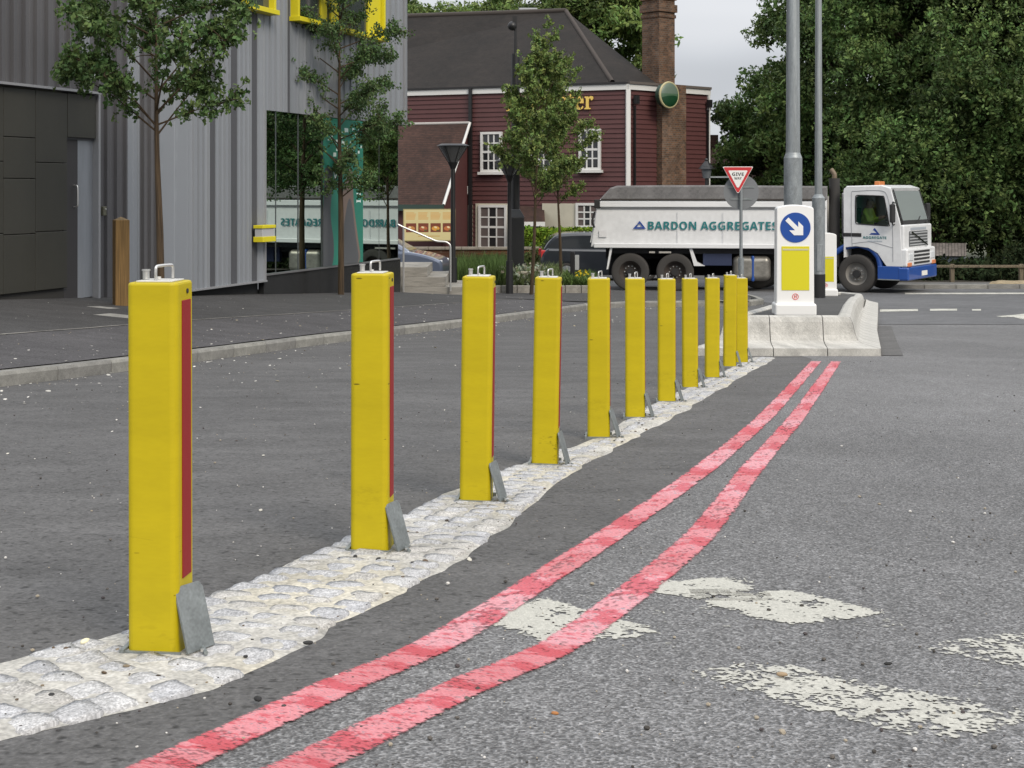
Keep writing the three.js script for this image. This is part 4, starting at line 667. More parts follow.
// ---------------------------------------------------------------- red boarded public house
const wallFrame = (p0, p1) => { const dx = p1[0] - p0[0], dd = p1[1] - p0[1], L = Math.hypot(dx, dd), tx = dx / L, td = dd / L; return { p0, L, th: Math.atan2(dd, dx), s: (u) => { const k = (u - 512) / F; return (k * p0[1] - p0[0]) / (tx - k * td); }, d: (s) => p0[1] + s * td, y: (u, v, self) => 0, tx, td }; };
{
  seed(91);
  const eave = 4.66, base = -2.3;
  const pub = thing('public_house', 'dark red boarded pub with brown hipped roof and brick chimney', 'building', 0, 0, 0, 0);
  const boardM = new THREE.MeshStandardMaterial({ color: lin(0.092, 0.030, 0.029), roughness: 0.6, map: T.dust }), whiteP = std(0.72, 0.72, 0.7, 0.5, { map: T.dust }), cream = std(0.55, 0.52, 0.42, 0.8, { map: T.dust });
  const roofM = new THREE.MeshStandardMaterial({ color: lin(0.030, 0.0255, 0.0235), map: T.roof, bumpMap: T.roofB, bumpScale: 0.02, roughness: 0.9 }), redRoof = new THREE.MeshStandardMaterial({ color: lin(0.095, 0.05, 0.04), map: T.roof, bumpMap: T.roofB, bumpScale: 0.02, roughness: 0.9 });
  const brickM = new THREE.MeshStandardMaterial({ color: lin(0.36, 0.40, 0.44), map: T.brick, roughness: 0.9 });
  const pane = new THREE.MeshPhysicalMaterial({ color: lin(0.02, 0.022, 0.024), roughness: 0.05, ior: 1.6 }), curtain = std(0.10, 0.08, 0.075, 0.95);
  const front = wallFrame([-12.2, 57], [4.17, 50]), side = wallFrame([4.17, 50], [7.47, 53]);
  const inWall = (w) => { const g = new THREE.Group(); g.position.set(w.p0[0], 0, -w.p0[1]); g.rotation.y = w.th; g.updateMatrix(); return g.matrix; };
  const Mf = inWall(front), Ms = inWall(side);
  const put = (name, geo, m, mat, parent = pub) => mk(name, geo.applyMatrix4(mat), m, parent);
  // lapped boards: one saw-tooth wall per side
  const lap = (L) => { const n = Math.round((eave - 0.2 - base) / 0.175), pts = [[-0.1, base]]; for (let i = 0; i < n; i++) { const y = base + (eave - 0.2 - base) * i / n, y2 = base + (eave - 0.2 - base) * (i + 1) / n; pts.push([0.04, y], [0.012, y2 - 0.002]); } pts.push([-0.1, eave - 0.2]); return extr(pts, L).rotateY(Math.PI / 2).scale(-1, 1, 1).scale(-1, 1, -1).translate(0, 0, 0); };
  const lapWall = (L) => { const g = extr([[0, 0], [1, 0], [0, 1]], 1); g.dispose(); const n = Math.round((eave - 0.2 - base) / 0.175), pos = [], uv = []; const q = (a, b, c, d) => { for (const v of [a, b, c, a, c, d]) { pos.push(...v); uv.push(v[0], v[1]); } }; for (let i = 0; i < n; i++) { const y = base + (eave - 0.2 - base) * i / n, y2 = base + (eave - 0.2 - base) * (i + 1) / n; q([0, y, 0.045], [L, y, 0.045], [L, y2, 0.012], [0, y2, 0.012]); q([0, y, 0.008], [L, y, 0.008], [L, y, 0.045], [0, y, 0.045]); } const b = new THREE.BufferGeometry(); b.setAttribute('position', new THREE.Float32BufferAttribute(pos, 3)); b.setAttribute('uv', new THREE.Float32BufferAttribute(uv, 2)); b.computeVertexNormals(); return b; };
  put('boarded_wall', join([lapWall(front.L), box(front.L, eave - 0.2 - base, 0.1, front.L / 2, (eave - 0.2 + base) / 2, -0.06)]), boardM, Mf);
  put('boarded_wall', join([lapWall(side.L), box(side.L, eave - 0.2 - base, 0.1, side.L / 2, (eave - 0.2 + base) / 2, -0.06)]), boardM, Ms);
  put('eaves_board', box(front.L, 0.2, 0.16, front.L / 2, eave - 0.1, 0.02), whiteP, Mf); put('eaves_board', box(side.L + 0.1, 0.2, 0.16, side.L / 2, eave - 0.1, 0.021), whiteP, Ms);
  put('gutter', box(front.L, 0.07, 0.2, front.L / 2, eave + 0.04, 0.05), M.dark, Mf); put('gutter', box(side.L + 0.1, 0.09, 0.2, side.L / 2, eave + 0.05, 0.05), std(0.1, 0.085, 0.075, 0.8), Ms);
  mk('corner_board', box(0.16, eave - 0.2 - base, 0.16).rotateY(0.15).translate(4.17, (eave - 0.2 + base) / 2, -49.97), whiteP, pub);
  put('corner_board', box(0.1, eave - 0.2 - base, 0.1, side.L - 0.03, (eave - 0.2 + base) / 2, 0.05), whiteP, Ms);
  const bk = [[-12.2, 57], [4.17, 50], [7.47, 53], [7.9, 64], [-12.2, 66]];
  mk('far_wall', join([[3, 2], [4, 3], [0, 4]].map(([a, b]) => { const p = bk[a], q = bk[b], L = Math.hypot(q[0] - p[0], q[1] - p[1]); return box(L, eave - base, 0.1).rotateY(Math.atan2(q[1] - p[1], q[0] - p[0])).translate((p[0] + q[0]) / 2, (eave + base) / 2, -(p[1] + q[1]) / 2); })), boardM, pub);
  // hipped roof
  const quad = (pts, uvS = 1) => { const a = new THREE.Vector3(...pts[0]), e1 = new THREE.Vector3(...pts[1]).sub(a), nn = e1.clone().cross(new THREE.Vector3(...pts[2]).sub(a)).normalize(), ex = e1.clone().normalize(), ey = nn.clone().cross(ex), pos = [], uv = []; const tri = (i, j, k) => { for (const t of [i, j, k]) { const p = new THREE.Vector3(...pts[t]), r = p.clone().sub(a); pos.push(p.x, p.y, p.z); uv.push(r.dot(ex), r.dot(ey)); } }; tri(0, 1, 2); if (pts.length > 3) tri(0, 2, 3); const g = new THREE.BufferGeometry(); g.setAttribute('position', new THREE.Float32BufferAttribute(pos, 3)); g.setAttribute('uv', new THREE.Float32BufferAttribute(uv, 2)); g.computeVertexNormals(); return g; };
  const E = eave + 0.08, rd = 57.5, ry = py(11, rd), rx = px(566, rd), c0 = [-12.2, E, -56.9], c1 = [3.62, E, -50.15], c2 = [7.3, E, -53.1], c3 = [7.6, E, -64], c4 = [-12.2, E, -66], r0 = [-12.2, py(22, 62), -62], r1 = [rx, ry, -rd], slabs = [[c0, c1, r1, r0], [c1, [5.35, E, -51.2], r1], [[5.35, E, -51.2], c2, c3, r1], [c3, c4, r0, r1]];
  slabs.forEach((q) => mk('roof_slope', quad(q), roofM, pub));
  mk('ridge_tiles', limb([new THREE.Vector3(...r0), new THREE.Vector3(...r1).lerp(new THREE.Vector3(...r0), 0.5), new THREE.Vector3(...r1)], [0.12, 0.12], 6), std(0.045, 0.037, 0.032, 0.9), pub);
  mk('hip_tiles', limb([new THREE.Vector3(...r1), new THREE.Vector3(...r1).lerp(new THREE.Vector3(...c1), 0.5), new THREE.Vector3(...c1)], [0.1, 0.1], 6), std(0.05, 0.04, 0.034, 0.9), pub);
  mk('roof_vent', rbox(0.8, 0.3, 0.5, 0.05, px(528, 59), py(12, 59), -59), std(0.3, 0.31, 0.32, 0.6), pub);
  // chimney: broad stack above the eaves, narrower breast below
  const cd = 51.1, cx0 = px(645, cd), cx1 = px(677, cd), yTop = py(-28, cd);
  const cg = new THREE.Group(); cg.name = 'chimney'; pub.add(cg);
  const uvBox = (w, h, d, x, y, z) => { const g = box(w, h, d, x, y, z), p = g.attributes.position, n = g.attributes.normal, uv = g.attributes.uv; for (let i = 0; i < p.count; i++) uv.setXY(i, Math.abs(n.getX(i)) > 0.5 ? p.getZ(i) : p.getX(i), Math.abs(n.getY(i)) > 0.5 ? p.getZ(i) : p.getY(i)); return g; };
  const ch = (name, w, h, dp, x, y, d, rot) => { const o = part(cg, name, uvBox(w, h, dp, 0, 0, 0), brickM, x, y, -d); o.rotation.y = rot; };
  const rot = 0.72;
  ch('stack', 0.86, yTop - E + 0.3, 0.86, (cx0 + cx1) / 2, (yTop + E) / 2, 52.0, rot);
  ch('corbel', 1.0, 0.28, 1.0, (cx0 + cx1) / 2, py(6, cd), 52.0, rot); ch('corbel', 0.93, 0.12, 0.93, (cx0 + cx1) / 2, py(14, cd), 52.0, rot);
  ch('cap', 0.96, 0.7, 0.96, (cx0 + cx1) / 2, py(-12, cd), 52.0, rot);
  put('chimney_breast', uvBox(side.s(680) - side.s(656), E - base, 0.5, (side.s(656) + side.s(680)) / 2, (E + base) / 2, 0.05), brickM, Ms, cg);
  // sash windows
  const sash = (w, mat, u0, u1, v0, v1, nx, ny, curt) => {
    const a = w.s(u0), b = w.s(u1), dm = w.d((a + b) / 2), y0 = py(v1, dm), y1 = py(v0, dm), g = new THREE.Group(); g.name = 'window'; pub.add(g); g.applyMatrix4(mat);
    const X = (a + b) / 2, Y = (y0 + y1) / 2, W = b - a, Hh = y1 - y0, f = 0.09;
    part(g, 'frame', join([box(W, f, 0.16, X, y1 - f / 2, 0.08), box(f, Hh - 2 * f, 0.16, a + f / 2, Y, 0.08), box(f, Hh - 2 * f, 0.16, b - f / 2, Y, 0.08), box(W, f, 0.16, X, y0 + f / 2, 0.08)]), whiteP);
    part(g, 'sill', box(W + 0.16, 0.1, 0.26, X, y0 - 0.05, 0.11), whiteP);
    const iw = (W - 2 * f) / nx, ih = (Hh - 2 * f) / ny;
    for (let i = 0; i < nx; i++) for (let j = 0; j < ny; j++) part(g, 'pane', box(iw - 0.05, ih - 0.05, 0.01, a + f + iw * (i + 0.5), y0 + f + ih * (j + 0.5), 0.105), pane);
    const bars = []; for (let i = 1; i < nx; i++) bars.push(box(0.05, Hh - 2 * f, 0.05, a + f + iw * i, Y, 0.11)); for (let j = 1; j < ny; j++) bars.push(box(W - 2 * f, j === ny / 2 ? 0.08 : 0.05, 0.052, X, y0 + f + ih * j, 0.111)); part(g, 'glazing_bars', join(bars), whiteP);
    if (curt) for (const s of [-1, 1]) part(g, 'curtain', box((W - 2 * f) * 0.3, Hh - 2 * f, 0.006, X + s * (W - 2 * f) * 0.34, Y, 0.112), curtain);
  };
  sash(front, Mf, 482, 503, 132, 172, 3, 4); sash(front, Mf, 531, 553, 131, 171, 3, 4); sash(front, Mf, 580, 601.5, 129, 170, 3, 4);
  sash(front, Mf, 480, 508, 205, 249, 3, 4, true); sash(front, Mf, 577, 600, 203, 228, 3, 3, true); sash(front, Mf, 412, 436, 240, 254, 4, 2);
  const fp = (name, u0, u1, v0, v1, z, dp, m) => { const a = front.s(u0), b = front.s(u1), dm = front.d((a + b) / 2), y0 = py(v1, dm), y1 = py(v0, dm); put(name, box(b - a, y1 - y0, dp, (a + b) / 2, (y0 + y1) / 2, z), m, Mf); };
  fp('plaster_strip', 469, 473, 205, 262, 0.06, 0.1, cream); fp('plaster_strip', 476.5, 513, 203.5, 262, 0.055, 0.06, cream); fp('plaster_wall', 543, 606, 203.5, 262, 0.055, 0.06, cream); fp('entrance_door', 519, 531, 222, 262, 0.055, 0.06, std(0.07, 0.045, 0.03, 0.6)); fp('entrance_door', 531.5, 543, 222, 262, 0.055, 0.06, std(0.07, 0.045, 0.03, 0.6)); fp('door_pane', 521.5, 528.5, 225, 240, 0.087, 0.008, pane); fp('door_pane', 534, 541, 225, 240, 0.087, 0.008, pane);
  fp('downpipe', 470.5, 473.5, 88, 262, 0.14, 0.1, M.black); fp('lamp_bracket', 467.8, 469.6, 186, 194, 0.2, 0.12, whiteP);
  // porch canopy
  const fd = front.d(front.s(530));
  mk('porch_roof', quad([[px(517, fd - 1.2), py(222, fd - 1.2), -(fd - 1.2)], [px(545, fd - 1.2), py(222, fd - 1.2), -(fd - 1.2)], [px(544, fd), py(206, fd), -fd], [px(518, fd), py(206, fd), -fd]]), redRoof, pub);
  mk('porch_fascia', box(px(545, fd - 1.2) - px(517, fd - 1.2), 0.16, 0.06, px(531, fd - 1.2), py(224, fd - 1.2), -(fd - 1.22)), whiteP, pub);
  // low wing with a long tiled slope
  const td = 52.25, ed = 49.2, ty = py(123, td), ey = py(205, ed), q0 = [-13, ey, -ed - 3.2], q1 = [px(443.5, ed), ey, -ed], q2 = [px(470, td), ty, -td], q3 = [-13, ty, -56.85];
  mk('wing_roof', quad([q0, q1, q2, q3]), redRoof, pub);
  mk('verge_board', limb([new THREE.Vector3(...q1), new THREE.Vector3(...q1).lerp(new THREE.Vector3(...q2), 0.5), new THREE.Vector3(...q2)], [0.06, 0.06], 5), whiteP, pub);
  mk('flashing', limb([new THREE.Vector3(...q3), new THREE.Vector3(...q3).lerp(new THREE.Vector3(...q2), 0.5), new THREE.Vector3(...q2)], [0.07, 0.07], 5), std(0.4, 0.38, 0.36, 0.6), pub);
  const wd = [q1[0] - q0[0], q0[2] - q1[2]], wl = Math.hypot(...wd), wth = Math.atan2(-(q1[2] - q0[2]) , q1[0] - q0[0]);
  const wingM = inWall(wallFrame([q0[0], -q0[2]], [q1[0], -q1[2]]));
  put('wing_wall', box(wl, ey - base - 0.2, 0.2, wl / 2, (ey + base) / 2 - 0.1, -0.3), boardM, wingM); put('wing_gutter', box(wl, 0.22, 0.12, wl / 2, ey - 0.1, 0.0), std(0.03, 0.055, 0.045, 0.6), wingM);
  mk('wing_end_wall', quad([[q1[0] - 0.1, base, q1[2] - 0.2], [q2[0] - 0.1, base, q2[2]], [q2[0] - 0.1, ty - 0.15, q2[2]], [q1[0] - 0.1, ey - 0.15, q1[2] - 0.2]]), boardM, pub);
  for (const [u, v0, v1] of [[632.5, 96, 185], [705.5, 100, 185]]) { const s = side.s(u), dm = side.d(s); put('wall_lantern', join([box(0.16, 0.3, 0.16, s, py(v0 + 4, dm), 0.2), box(0.06, py(v0 + 10, dm) - py(v1, dm), 0.06, s, (py(v0 + 10, dm) + py(v1, dm)) / 2, 0.12)]), M.black, Ms); }
  // gilt lettering on the boards
  const s0 = front.s(507.5), s1 = front.s(594), dm = front.d((s0 + s1) / 2);
  put('gilt_lettering', text('Harvester', serif, s1 - s0, 0.05, (110 - 93) * dm / F).translate(s0, py(110.5, dm), 0.06), std(0.72, 0.5, 0.12, 0.45), Mf);
  // round sign on the chimney
  const cv = document.createElement('canvas'); cv.width = cv.height = 128; const c = cv.getContext('2d'); c.fillStyle = '#5d6d60'; c.fillRect(0, 0, 128, 128); c.fillStyle = '#46604a'; c.fillRect(0, 60, 128, 68); c.fillStyle = '#153d24'; c.beginPath(); c.moveTo(0, 80); c.quadraticCurveTo(40, 50, 70, 84); c.quadraticCurveTo(90, 60, 128, 70); c.lineTo(128, 128); c.lineTo(0, 128); c.fill(); c.fillStyle = '#1f5a30'; c.beginPath(); c.ellipse(84, 70, 20, 14, 0.4, 0, 7); c.fill(); c.fillStyle = '#123a22'; c.fillRect(20, 92, 90, 12);
  const rt = new THREE.CanvasTexture(cv); rt.colorSpace = THREE.SRGBColorSpace; rt.magFilter = THREE.LinearFilter;
  const rs = thing('round_sign', 'round green pub sign with gilt rim on the chimney', 'sign', px(669, 50.4), py(95, 50.4), 50.4, -0.72);
  rs.rotation.y = 0.66;
  part(rs, 'disc', new THREE.SphereGeometry(0.46, 32, 12).scale(1, 1.02, 0.25), new THREE.MeshStandardMaterial({ map: rt, roughness: 0.4 })); part(rs, 'rim', new THREE.TorusGeometry(0.45, 0.045, 10, 40), std(0.4, 0.36, 0.2, 0.4)); part(rs, 'drum', cylZ(0.44, 0.24, 0, 0, -0.14), std(0.015, 0.04, 0.025, 0.5)); part(rs, 'bracket', box(0.08, 0.08, 0.6, 0, 0, -0.5), M.black);
  // menu board
  const mc = document.createElement('canvas'); mc.width = 512; mc.height = 340; const m = mc.getContext('2d'); m.fillStyle = '#dccf98'; m.fillRect(0, 0, 512, 340);
  for (let i = 0; i < 4; i++) { const x = 18 + i * 124; m.fillStyle = '#d9a860'; for (let k = 0; k < 6; k++) m.fillRect(x, 30 + k * 14, 84 + ((k * 37 + i * 11) % 20), 8); m.fillStyle = '#7a3a22'; m.fillRect(x, 150, 104, 100); m.fillStyle = ['#c98a4a', '#b5623a', '#e0a040', '#c4733c'][i]; m.beginPath(); m.ellipse(x + 52, 208, 40, 26, 0, 0, 7); m.fill(); m.fillStyle = '#f0e0b0'; m.beginPath(); m.ellipse(x + 40 + i * 6, 196, 16, 10, 0.4, 0, 7); m.fill(); m.fillStyle = '#46642a'; m.fillRect(x + 60, 222, 26, 12); } m.fillStyle = '#c9a050'; m.fillRect(140, 290, 220, 8);
  const mt = new THREE.CanvasTexture(mc); mt.colorSpace = THREE.SRGBColorSpace; mt.magFilter = THREE.LinearFilter;
  const bd = 48.6, mb = thing('menu_board', 'yellow menu board with four food pictures on the pub wing', 'menu board', px(429.5, bd), py(225, bd), bd, 0.2), mw = px(456, bd) - px(405, bd), mh = py(210, bd) - py(240.5, bd);
  part(mb, 'board', box(mw + 0.06, mh + 0.06, 0.05, 0, 0, -0.03), std(0.3, 0.26, 0.12, 0.7)); part(mb, 'print', new THREE.PlaneGeometry(mw, mh), new THREE.MeshStandardMaterial({ map: mt, color: lin(0.75, 0.75, 0.75), roughness: 0.6 })); for (const s of [-1, 1]) part(mb, 'leg', box(0.08, 2.2, 0.08, s * mw * 0.45, -1.3, -0.08), M.dark);
}
// low garden wall, hedge and shrubs before the pub
{
  const d = 47.6, y1 = py(249.5, d), o = thing('garden_wall', 'low dark brick garden wall with pale coping before the pub', 'wall', px(470, d), 0, d, 0), w = px(545, d) - px(396, d);
  const bm = new THREE.MeshStandardMaterial({ color: lin(0.3, 0.24, 0.22), map: T.brick, roughness: 0.95 });
  part(o, 'brickwork', box(w, y1 + 2.3, 0.25, 0, (y1 - 2.3) / 2, 0), bm); const n = 9; for (let i = 0; i < n; i++) part(o, 'coping_stone', rbox(w / n - 0.01, 0.09, 0.36, 0.012, -w / 2 + w / n * (i + 0.5), y1 + 0.045, 0), std(0.34, 0.31, 0.27, 0.9, { map: T.conc }));
}
// ---------------------------------------------------------------- cars
function makeCar(label, x, d, turn, color, L = 4.1) {
  const o = thing('parked_car', label, 'car', x, P(d) + 0.01, d, turn), k = L / 4.1, W = 1.68;
  const paint = new THREE.MeshPhysicalMaterial({ color: lin(...color), roughness: 0.35, metalness: 0.35, clearcoat: 1, clearcoatRoughness: 0.08 }), gl = new THREE.MeshPhysicalMaterial({ color: lin(0.03, 0.035, 0.04), roughness: 0.04, ior: 1.7 });
  const s = new THREE.Shape(); s.moveTo(-2.0 * k, 0.32); s.lineTo(-1.63 * k, 0.28); s.absarc(-1.28 * k, 0.3, 0.35, Math.PI, 0, true); s.lineTo(0.95 * k, 0.24); s.absarc(1.3 * k, 0.3, 0.35, Math.PI, 0, true); s.lineTo(1.98 * k, 0.3); s.quadraticCurveTo(2.08 * k, 0.5, 1.98 * k, 0.68); s.quadraticCurveTo(1.6 * k, 0.86, 1.0 * k, 0.93); s.lineTo(-1.85 * k, 0.98); s.quadraticCurveTo(-2.06 * k, 0.85, -2.05 * k, 0.55); s.lineTo(-2.0 * k, 0.32);
  part(o, 'body', extr(s, W - 0.16, 0.08).translate(0, 0, -(W - 0.16) / 2), paint);
  const c = new THREE.Shape(); c.moveTo(-1.95 * k, 0.95); c.quadraticCurveTo(-1.75 * k, 1.36, -1.45 * k, 1.43); c.quadraticCurveTo(-0.6 * k, 1.5, 0.05 * k, 1.42); c.quadraticCurveTo(0.5 * k, 1.24, 1.05 * k, 0.92);
  part(o, 'cabin', extr(c, W - 0.44, 0.1).translate(0, 0, -(W - 0.44) / 2), paint);
  for (const z of [1, -1]) { const w1 = extr([[-1.55 * k, 1.0], [-1.4 * k, 1.33], [-0.5 * k, 1.37], [-0.5 * k, 0.99]], 0.012).translate(0, 0, z * (W / 2 - 0.115) - (z < 0 ? 0.012 : 0)), w2 = extr([[-0.42 * k, 0.99], [-0.42 * k, 1.37], [0.02 * k, 1.34], [0.62 * k, 0.99]], 0.012).translate(0, 0, z * (W / 2 - 0.115) - (z < 0 ? 0.012 : 0)); part(o, 'side_window', w1, gl); part(o, 'side_window', w2, gl); }
  const slantBox = (x0, y0, x1, y1, w) => { const l = Math.hypot(x1 - x0, y1 - y0); return box(l, 0.012, w).rotateZ(Math.atan2(y1 - y0, x1 - x0)).translate((x0 + x1) / 2, (y0 + y1) / 2, 0); };
  part(o, 'windscreen', slantBox(0.22 * k, 1.465, 1.05 * k, 1.035, W - 0.45), gl); part(o, 'rear_window', slantBox(-2.03 * k, 1.1, -1.77 * k, 1.46, W - 0.5), gl);
  for (const wx of [-1.28 * k, 1.3 * k]) for (const z of [1, -1]) { const g = new THREE.Group(); g.name = 'wheel'; o.add(g); g.position.set(wx, 0.31, z * (W / 2 - 0.1)); part(g, 'tyre', new THREE.TorusGeometry(0.235, 0.08, 10, 28), M.rubber); part(g, 'rim', cylZ(0.19, 0.1, 0, 0, z * 0.02), M.galvPost); part(g, 'hub', cylZ(0.05, 0.02, 0, 0, z * 0.08), M.dark); for (let q = 0; q < 5; q++) part(g, 'spoke', box(0.045, 0.16, 0.02, 0, 0.1, z * 0.075).rotateZ(q * 1.2566), M.steel); }
  for (const z of [1, -1]) { part(o, 'tail_light', rbox(0.16, 0.26, 0.14, 0.03, -2.03 * k, 0.86, z * 0.72), std(0.45, 0.03, 0.03, 0.3)); part(o, 'headlight', rbox(0.3, 0.15, 0.2, 0.04, 1.92 * k, 0.68, z * 0.62), std(0.7, 0.72, 0.74, 0.15)); part(o, 'door_mirror', rbox(0.12, 0.12, 0.18, 0.03, 0.55 * k, 1.0, z * (W / 2 + 0.05)), paint); }
  part(o, 'front_bumper', rbox(0.12, 0.2, W - 0.2, 0.05, 2.02 * k, 0.4, 0), M.dark); part(o, 'rear_bumper', rbox(0.12, 0.22, W - 0.2, 0.05, -2.05 * k, 0.45, 0), paint);
  return o;
}
makeCar('dark grey hatchback partly hidden behind the tipper body', px(540, 45.5) + 2.1, 45.5, 0.03, [0.022, 0.027, 0.035]);
makeCar('silver blue car low behind the entrance steps', px(446, 43.5) - 2.05, 43.5, -0.12, [0.16, 0.19, 0.26]);
// ---------------------------------------------------------------- tipper truck
{
  const paintW = new THREE.MeshPhysicalMaterial({ color: lin(0.84, 0.85, 0.86), roughness: 0.4, clearcoat: 0.5, clearcoatRoughness: 0.2, map: T.dust }), blue = new THREE.MeshPhysicalMaterial({ color: lin(0.015, 0.07, 0.30), roughness: 0.35, clearcoat: 0.6 }), tarp = std(0.235, 0.235, 0.25, 0.8, { map: T.conc }), under = std(0.018, 0.018, 0.02, 0.8), teal = std(0.01, 0.16, 0.17, 0.5), navy = std(0.02, 0.06, 0.27, 0.5), grimeW = new THREE.MeshStandardMaterial({ color: lin(0.6, 0.595, 0.58), roughness: 0.6, map: T.conc });
  const glassD = new THREE.MeshPhysicalMaterial({ color: lin(0.55, 0.6, 0.6), roughness: 0.03, transmission: 1, thickness: 0, ior: 1.6, side: THREE.DoubleSide });
  const o = thing('tipper_truck', 'white articulated tipper truck with blue bumper and green lettering', 'truck', 0, 0, 0, 0);
  const wheel = (parent, x, y, z, r, w, dual, hubM) => { const g = new THREE.Group(); g.name = 'wheel'; parent.add(g); g.position.set(x, y, z); const t = (zz) => new THREE.LatheGeometry([[r * 0.56, -w / 2], [r * 0.9, -w / 2], [r * 0.985, -w * 0.38], [r, -w * 0.3], [r, w * 0.3], [r * 0.985, w * 0.38], [r * 0.9, w / 2], [r * 0.6, w / 2 - 0.01], [r * 0.56, w * 0.3]].map(([a, b]) => new THREE.Vector2(a, b)), 40).rotateX(Math.PI / 2).translate(0, 0, zz); part(g, 'tyre', dual ? join([t(0), t(-w - 0.04)]) : t(0), M.rubber); part(g, 'rim', new THREE.LatheGeometry([[0, dual ? -0.06 : 0.05], [r * 0.34, dual ? -0.06 : 0.06], [r * 0.42, dual ? -0.08 : 0.0], [r * 0.54, w * 0.25], [r * 0.58, w * 0.42]].map(([a, b]) => new THREE.Vector2(a, b)), 36).rotateX(Math.PI / 2), hubM); part(g, 'hub', cylZ(r * 0.2, dual ? 0.1 : 0.16, 0, 0, dual ? -0.02 : 0.06), M.dark); for (let k = 0; k < 10; k++) { const a = k * 0.6283; part(g, 'wheel_nut', cylZ(0.018, 0.04, Math.cos(a) * r * 0.3, Math.sin(a) * r * 0.3, dual ? -0.05 : 0.07, 8), k & 1 ? M.steel : M.galv); } return g; };
  // trailer: x runs forwards from the tail, z = 0 is the near side
  const td = 39.1, y0 = P(38.6), tr = new THREE.Group(); tr.name = 'tipper_trailer'; o.add(tr); tr.position.set(px(590, td), y0, -td); const ps = 0.13; tr.rotation.y = -ps;
  const X = (u) => { const k = (u - 512) / F; return (k * td - px(590, td)) / (Math.cos(ps) + k * Math.sin(ps)); }, dm = td - X(700) * Math.sin(ps), Y = (v) => py(v, dm) - y0, W = 2.5, LX = X(826);
  const body = extr([[X(592), Y(246.5)], [LX, Y(246.5)], [LX, Y(201)], [X(601), Y(200)], [X(598), Y(204)]], W - 0.06, 0.03).translate(0, 0, -W + 0.03);
  const bo = part(tr, 'tipper_body', body, paintW);
  part(bo, 'top_rail', rbox(LX - X(600), 0.16, 0.05, 0.015, (LX + X(600)) / 2, Y(204.3), 0.055), paintW);
  part(bo, 'bottom_rail', rbox(LX - X(594), 0.13, 0.06, 0.02, (LX + X(594)) / 2, Y(246), 0.05), paintW);
  part(bo, 'lower_groove', box(LX - X(601), 0.015, 0.012, (LX + X(601)) / 2, Y(208.5), 0.034), std(0.2, 0.2, 0.21, 0.7));
  for (const u of [677.5, 723, 790]) part(bo, 'panel_seam', box(0.012, Y(212) - Y(243), 0.008, X(u), (Y(212) + Y(243)) / 2, 0.033), std(0.55, 0.56, 0.58, 0.6));
  part(bo, 'load_sheet', extr([[X(601), Y(199.5)], [LX, Y(200.5)], [LX, Y(188)], [X(720), Y(187)], [X(650), Y(187.2)], [X(617), Y(187.5)], [X(611), Y(189.5)]], W - 0.2, 0.05).translate(0, 0, -W + 0.1), tarp);
  part(bo, 'sheet_hem', rbox(LX - X(601), 0.05, 0.08, 0.015, (LX + X(601)) / 2, Y(199.5), 0.03), std(0.04, 0.035, 0.03, 0.8));
  part(bo, 'tail_gate', extr([[X(590), Y(243)], [X(591), Y(243)], [X(599), Y(203)], [X(597.5), Y(203)]], W - 0.1).translate(0, 0, -W + 0.05), paintW);
  part(bo, 'gate_hinge', rbox(0.18, 0.24, 0.12, 0.02, X(597.5), Y(204), 0.0), M.dark);
  part(bo, 'gate_ram', tube([[X(595), Y(212), 0.06], [X(592.5), Y(221), 0.07], [X(594.5), Y(228), 0.06]], 0.03, 8), M.dark);
  const lt = text('BARDON AGGREGATES', font, X(777.5) - X(648), 0.006, Y(221.5) - Y(229.8)).translate(X(648), Y(229.8), 0.031); part(bo, 'lettering', lt, teal);
  const logo = extr([[X(633), Y(229)], [X(646), Y(229)], [X(641), Y(222.5)], [X(639.5), Y(221)], [X(637), Y(224.5)], [X(639), Y(224.5)], [X(640), Y(223.6)], [X(642.5), Y(227.2)], [X(636.5), Y(227.2)], [X(638.6), Y(225.2)], [X(636.2), Y(225.2)]], 0.006).translate(0, 0, 0.031); part(bo, 'triangle_logo', logo, navy);
  part(bo, 'data_plate', rbox(0.22, 0.2, 0.006, 0.002, X(603), Y(234), 0.033), std(0.66, 0.66, 0.67, 0.6));
  part(tr, 'chassis', box(LX - X(604), 0.36, 0.9, (LX + X(604)) / 2, Y(254), -W / 2), under); part(tr, 'cross_beam', box(LX - X(612), 0.22, W - 0.3, (LX + X(612)) / 2, Y(250), -W / 2), under);
  part(tr, 'far_skirt', box(X(735) - X(604), 0.85, 0.05, (X(735) + X(604)) / 2, 0.72, -W + 0.1), under);
  const wr = 0.525; for (const u of [630, 675]) for (const z of [-0.16, -W + 0.16]) { const w = wheel(tr, X(u), wr, z, wr, 0.27, true, std(0.05, 0.04, 0.035, 0.8)); if (z < -1) w.rotation.y = Math.PI; }
  part(tr, 'axle', join([cylZ(0.08, W - 0.4, X(630), wr, -W / 2), cylZ(0.08, W - 0.4, X(675), wr, -W / 2)]), under);
  part(tr, 'rear_mudguard', extr([[X(606.5), Y(270)], [X(608), Y(270)], [X(612.5), Y(248)], [X(610), Y(248)]], 0.5).translate(0, 0, -0.5), paintW);
  part(tr, 'front_mudguard', extr([[X(689), Y(248)], [X(692), Y(248)], [X(697), Y(262)], [X(705), Y(266)], [X(694), Y(266)]], 0.5).translate(0, 0, -0.5), paintW);
  part(tr, 'mudguard_top', box(X(691) - X(611), 0.05, 0.5, (X(691) + X(611)) / 2, Y(248.6), -0.26), under);
  part(tr, 'tool_locker', rbox(X(732) - X(703), Y(253) - Y(266), 0.6, 0.02, (X(732) + X(703)) / 2, Y(259.5), -0.45), std(0.02, 0.03, 0.075, 0.5));
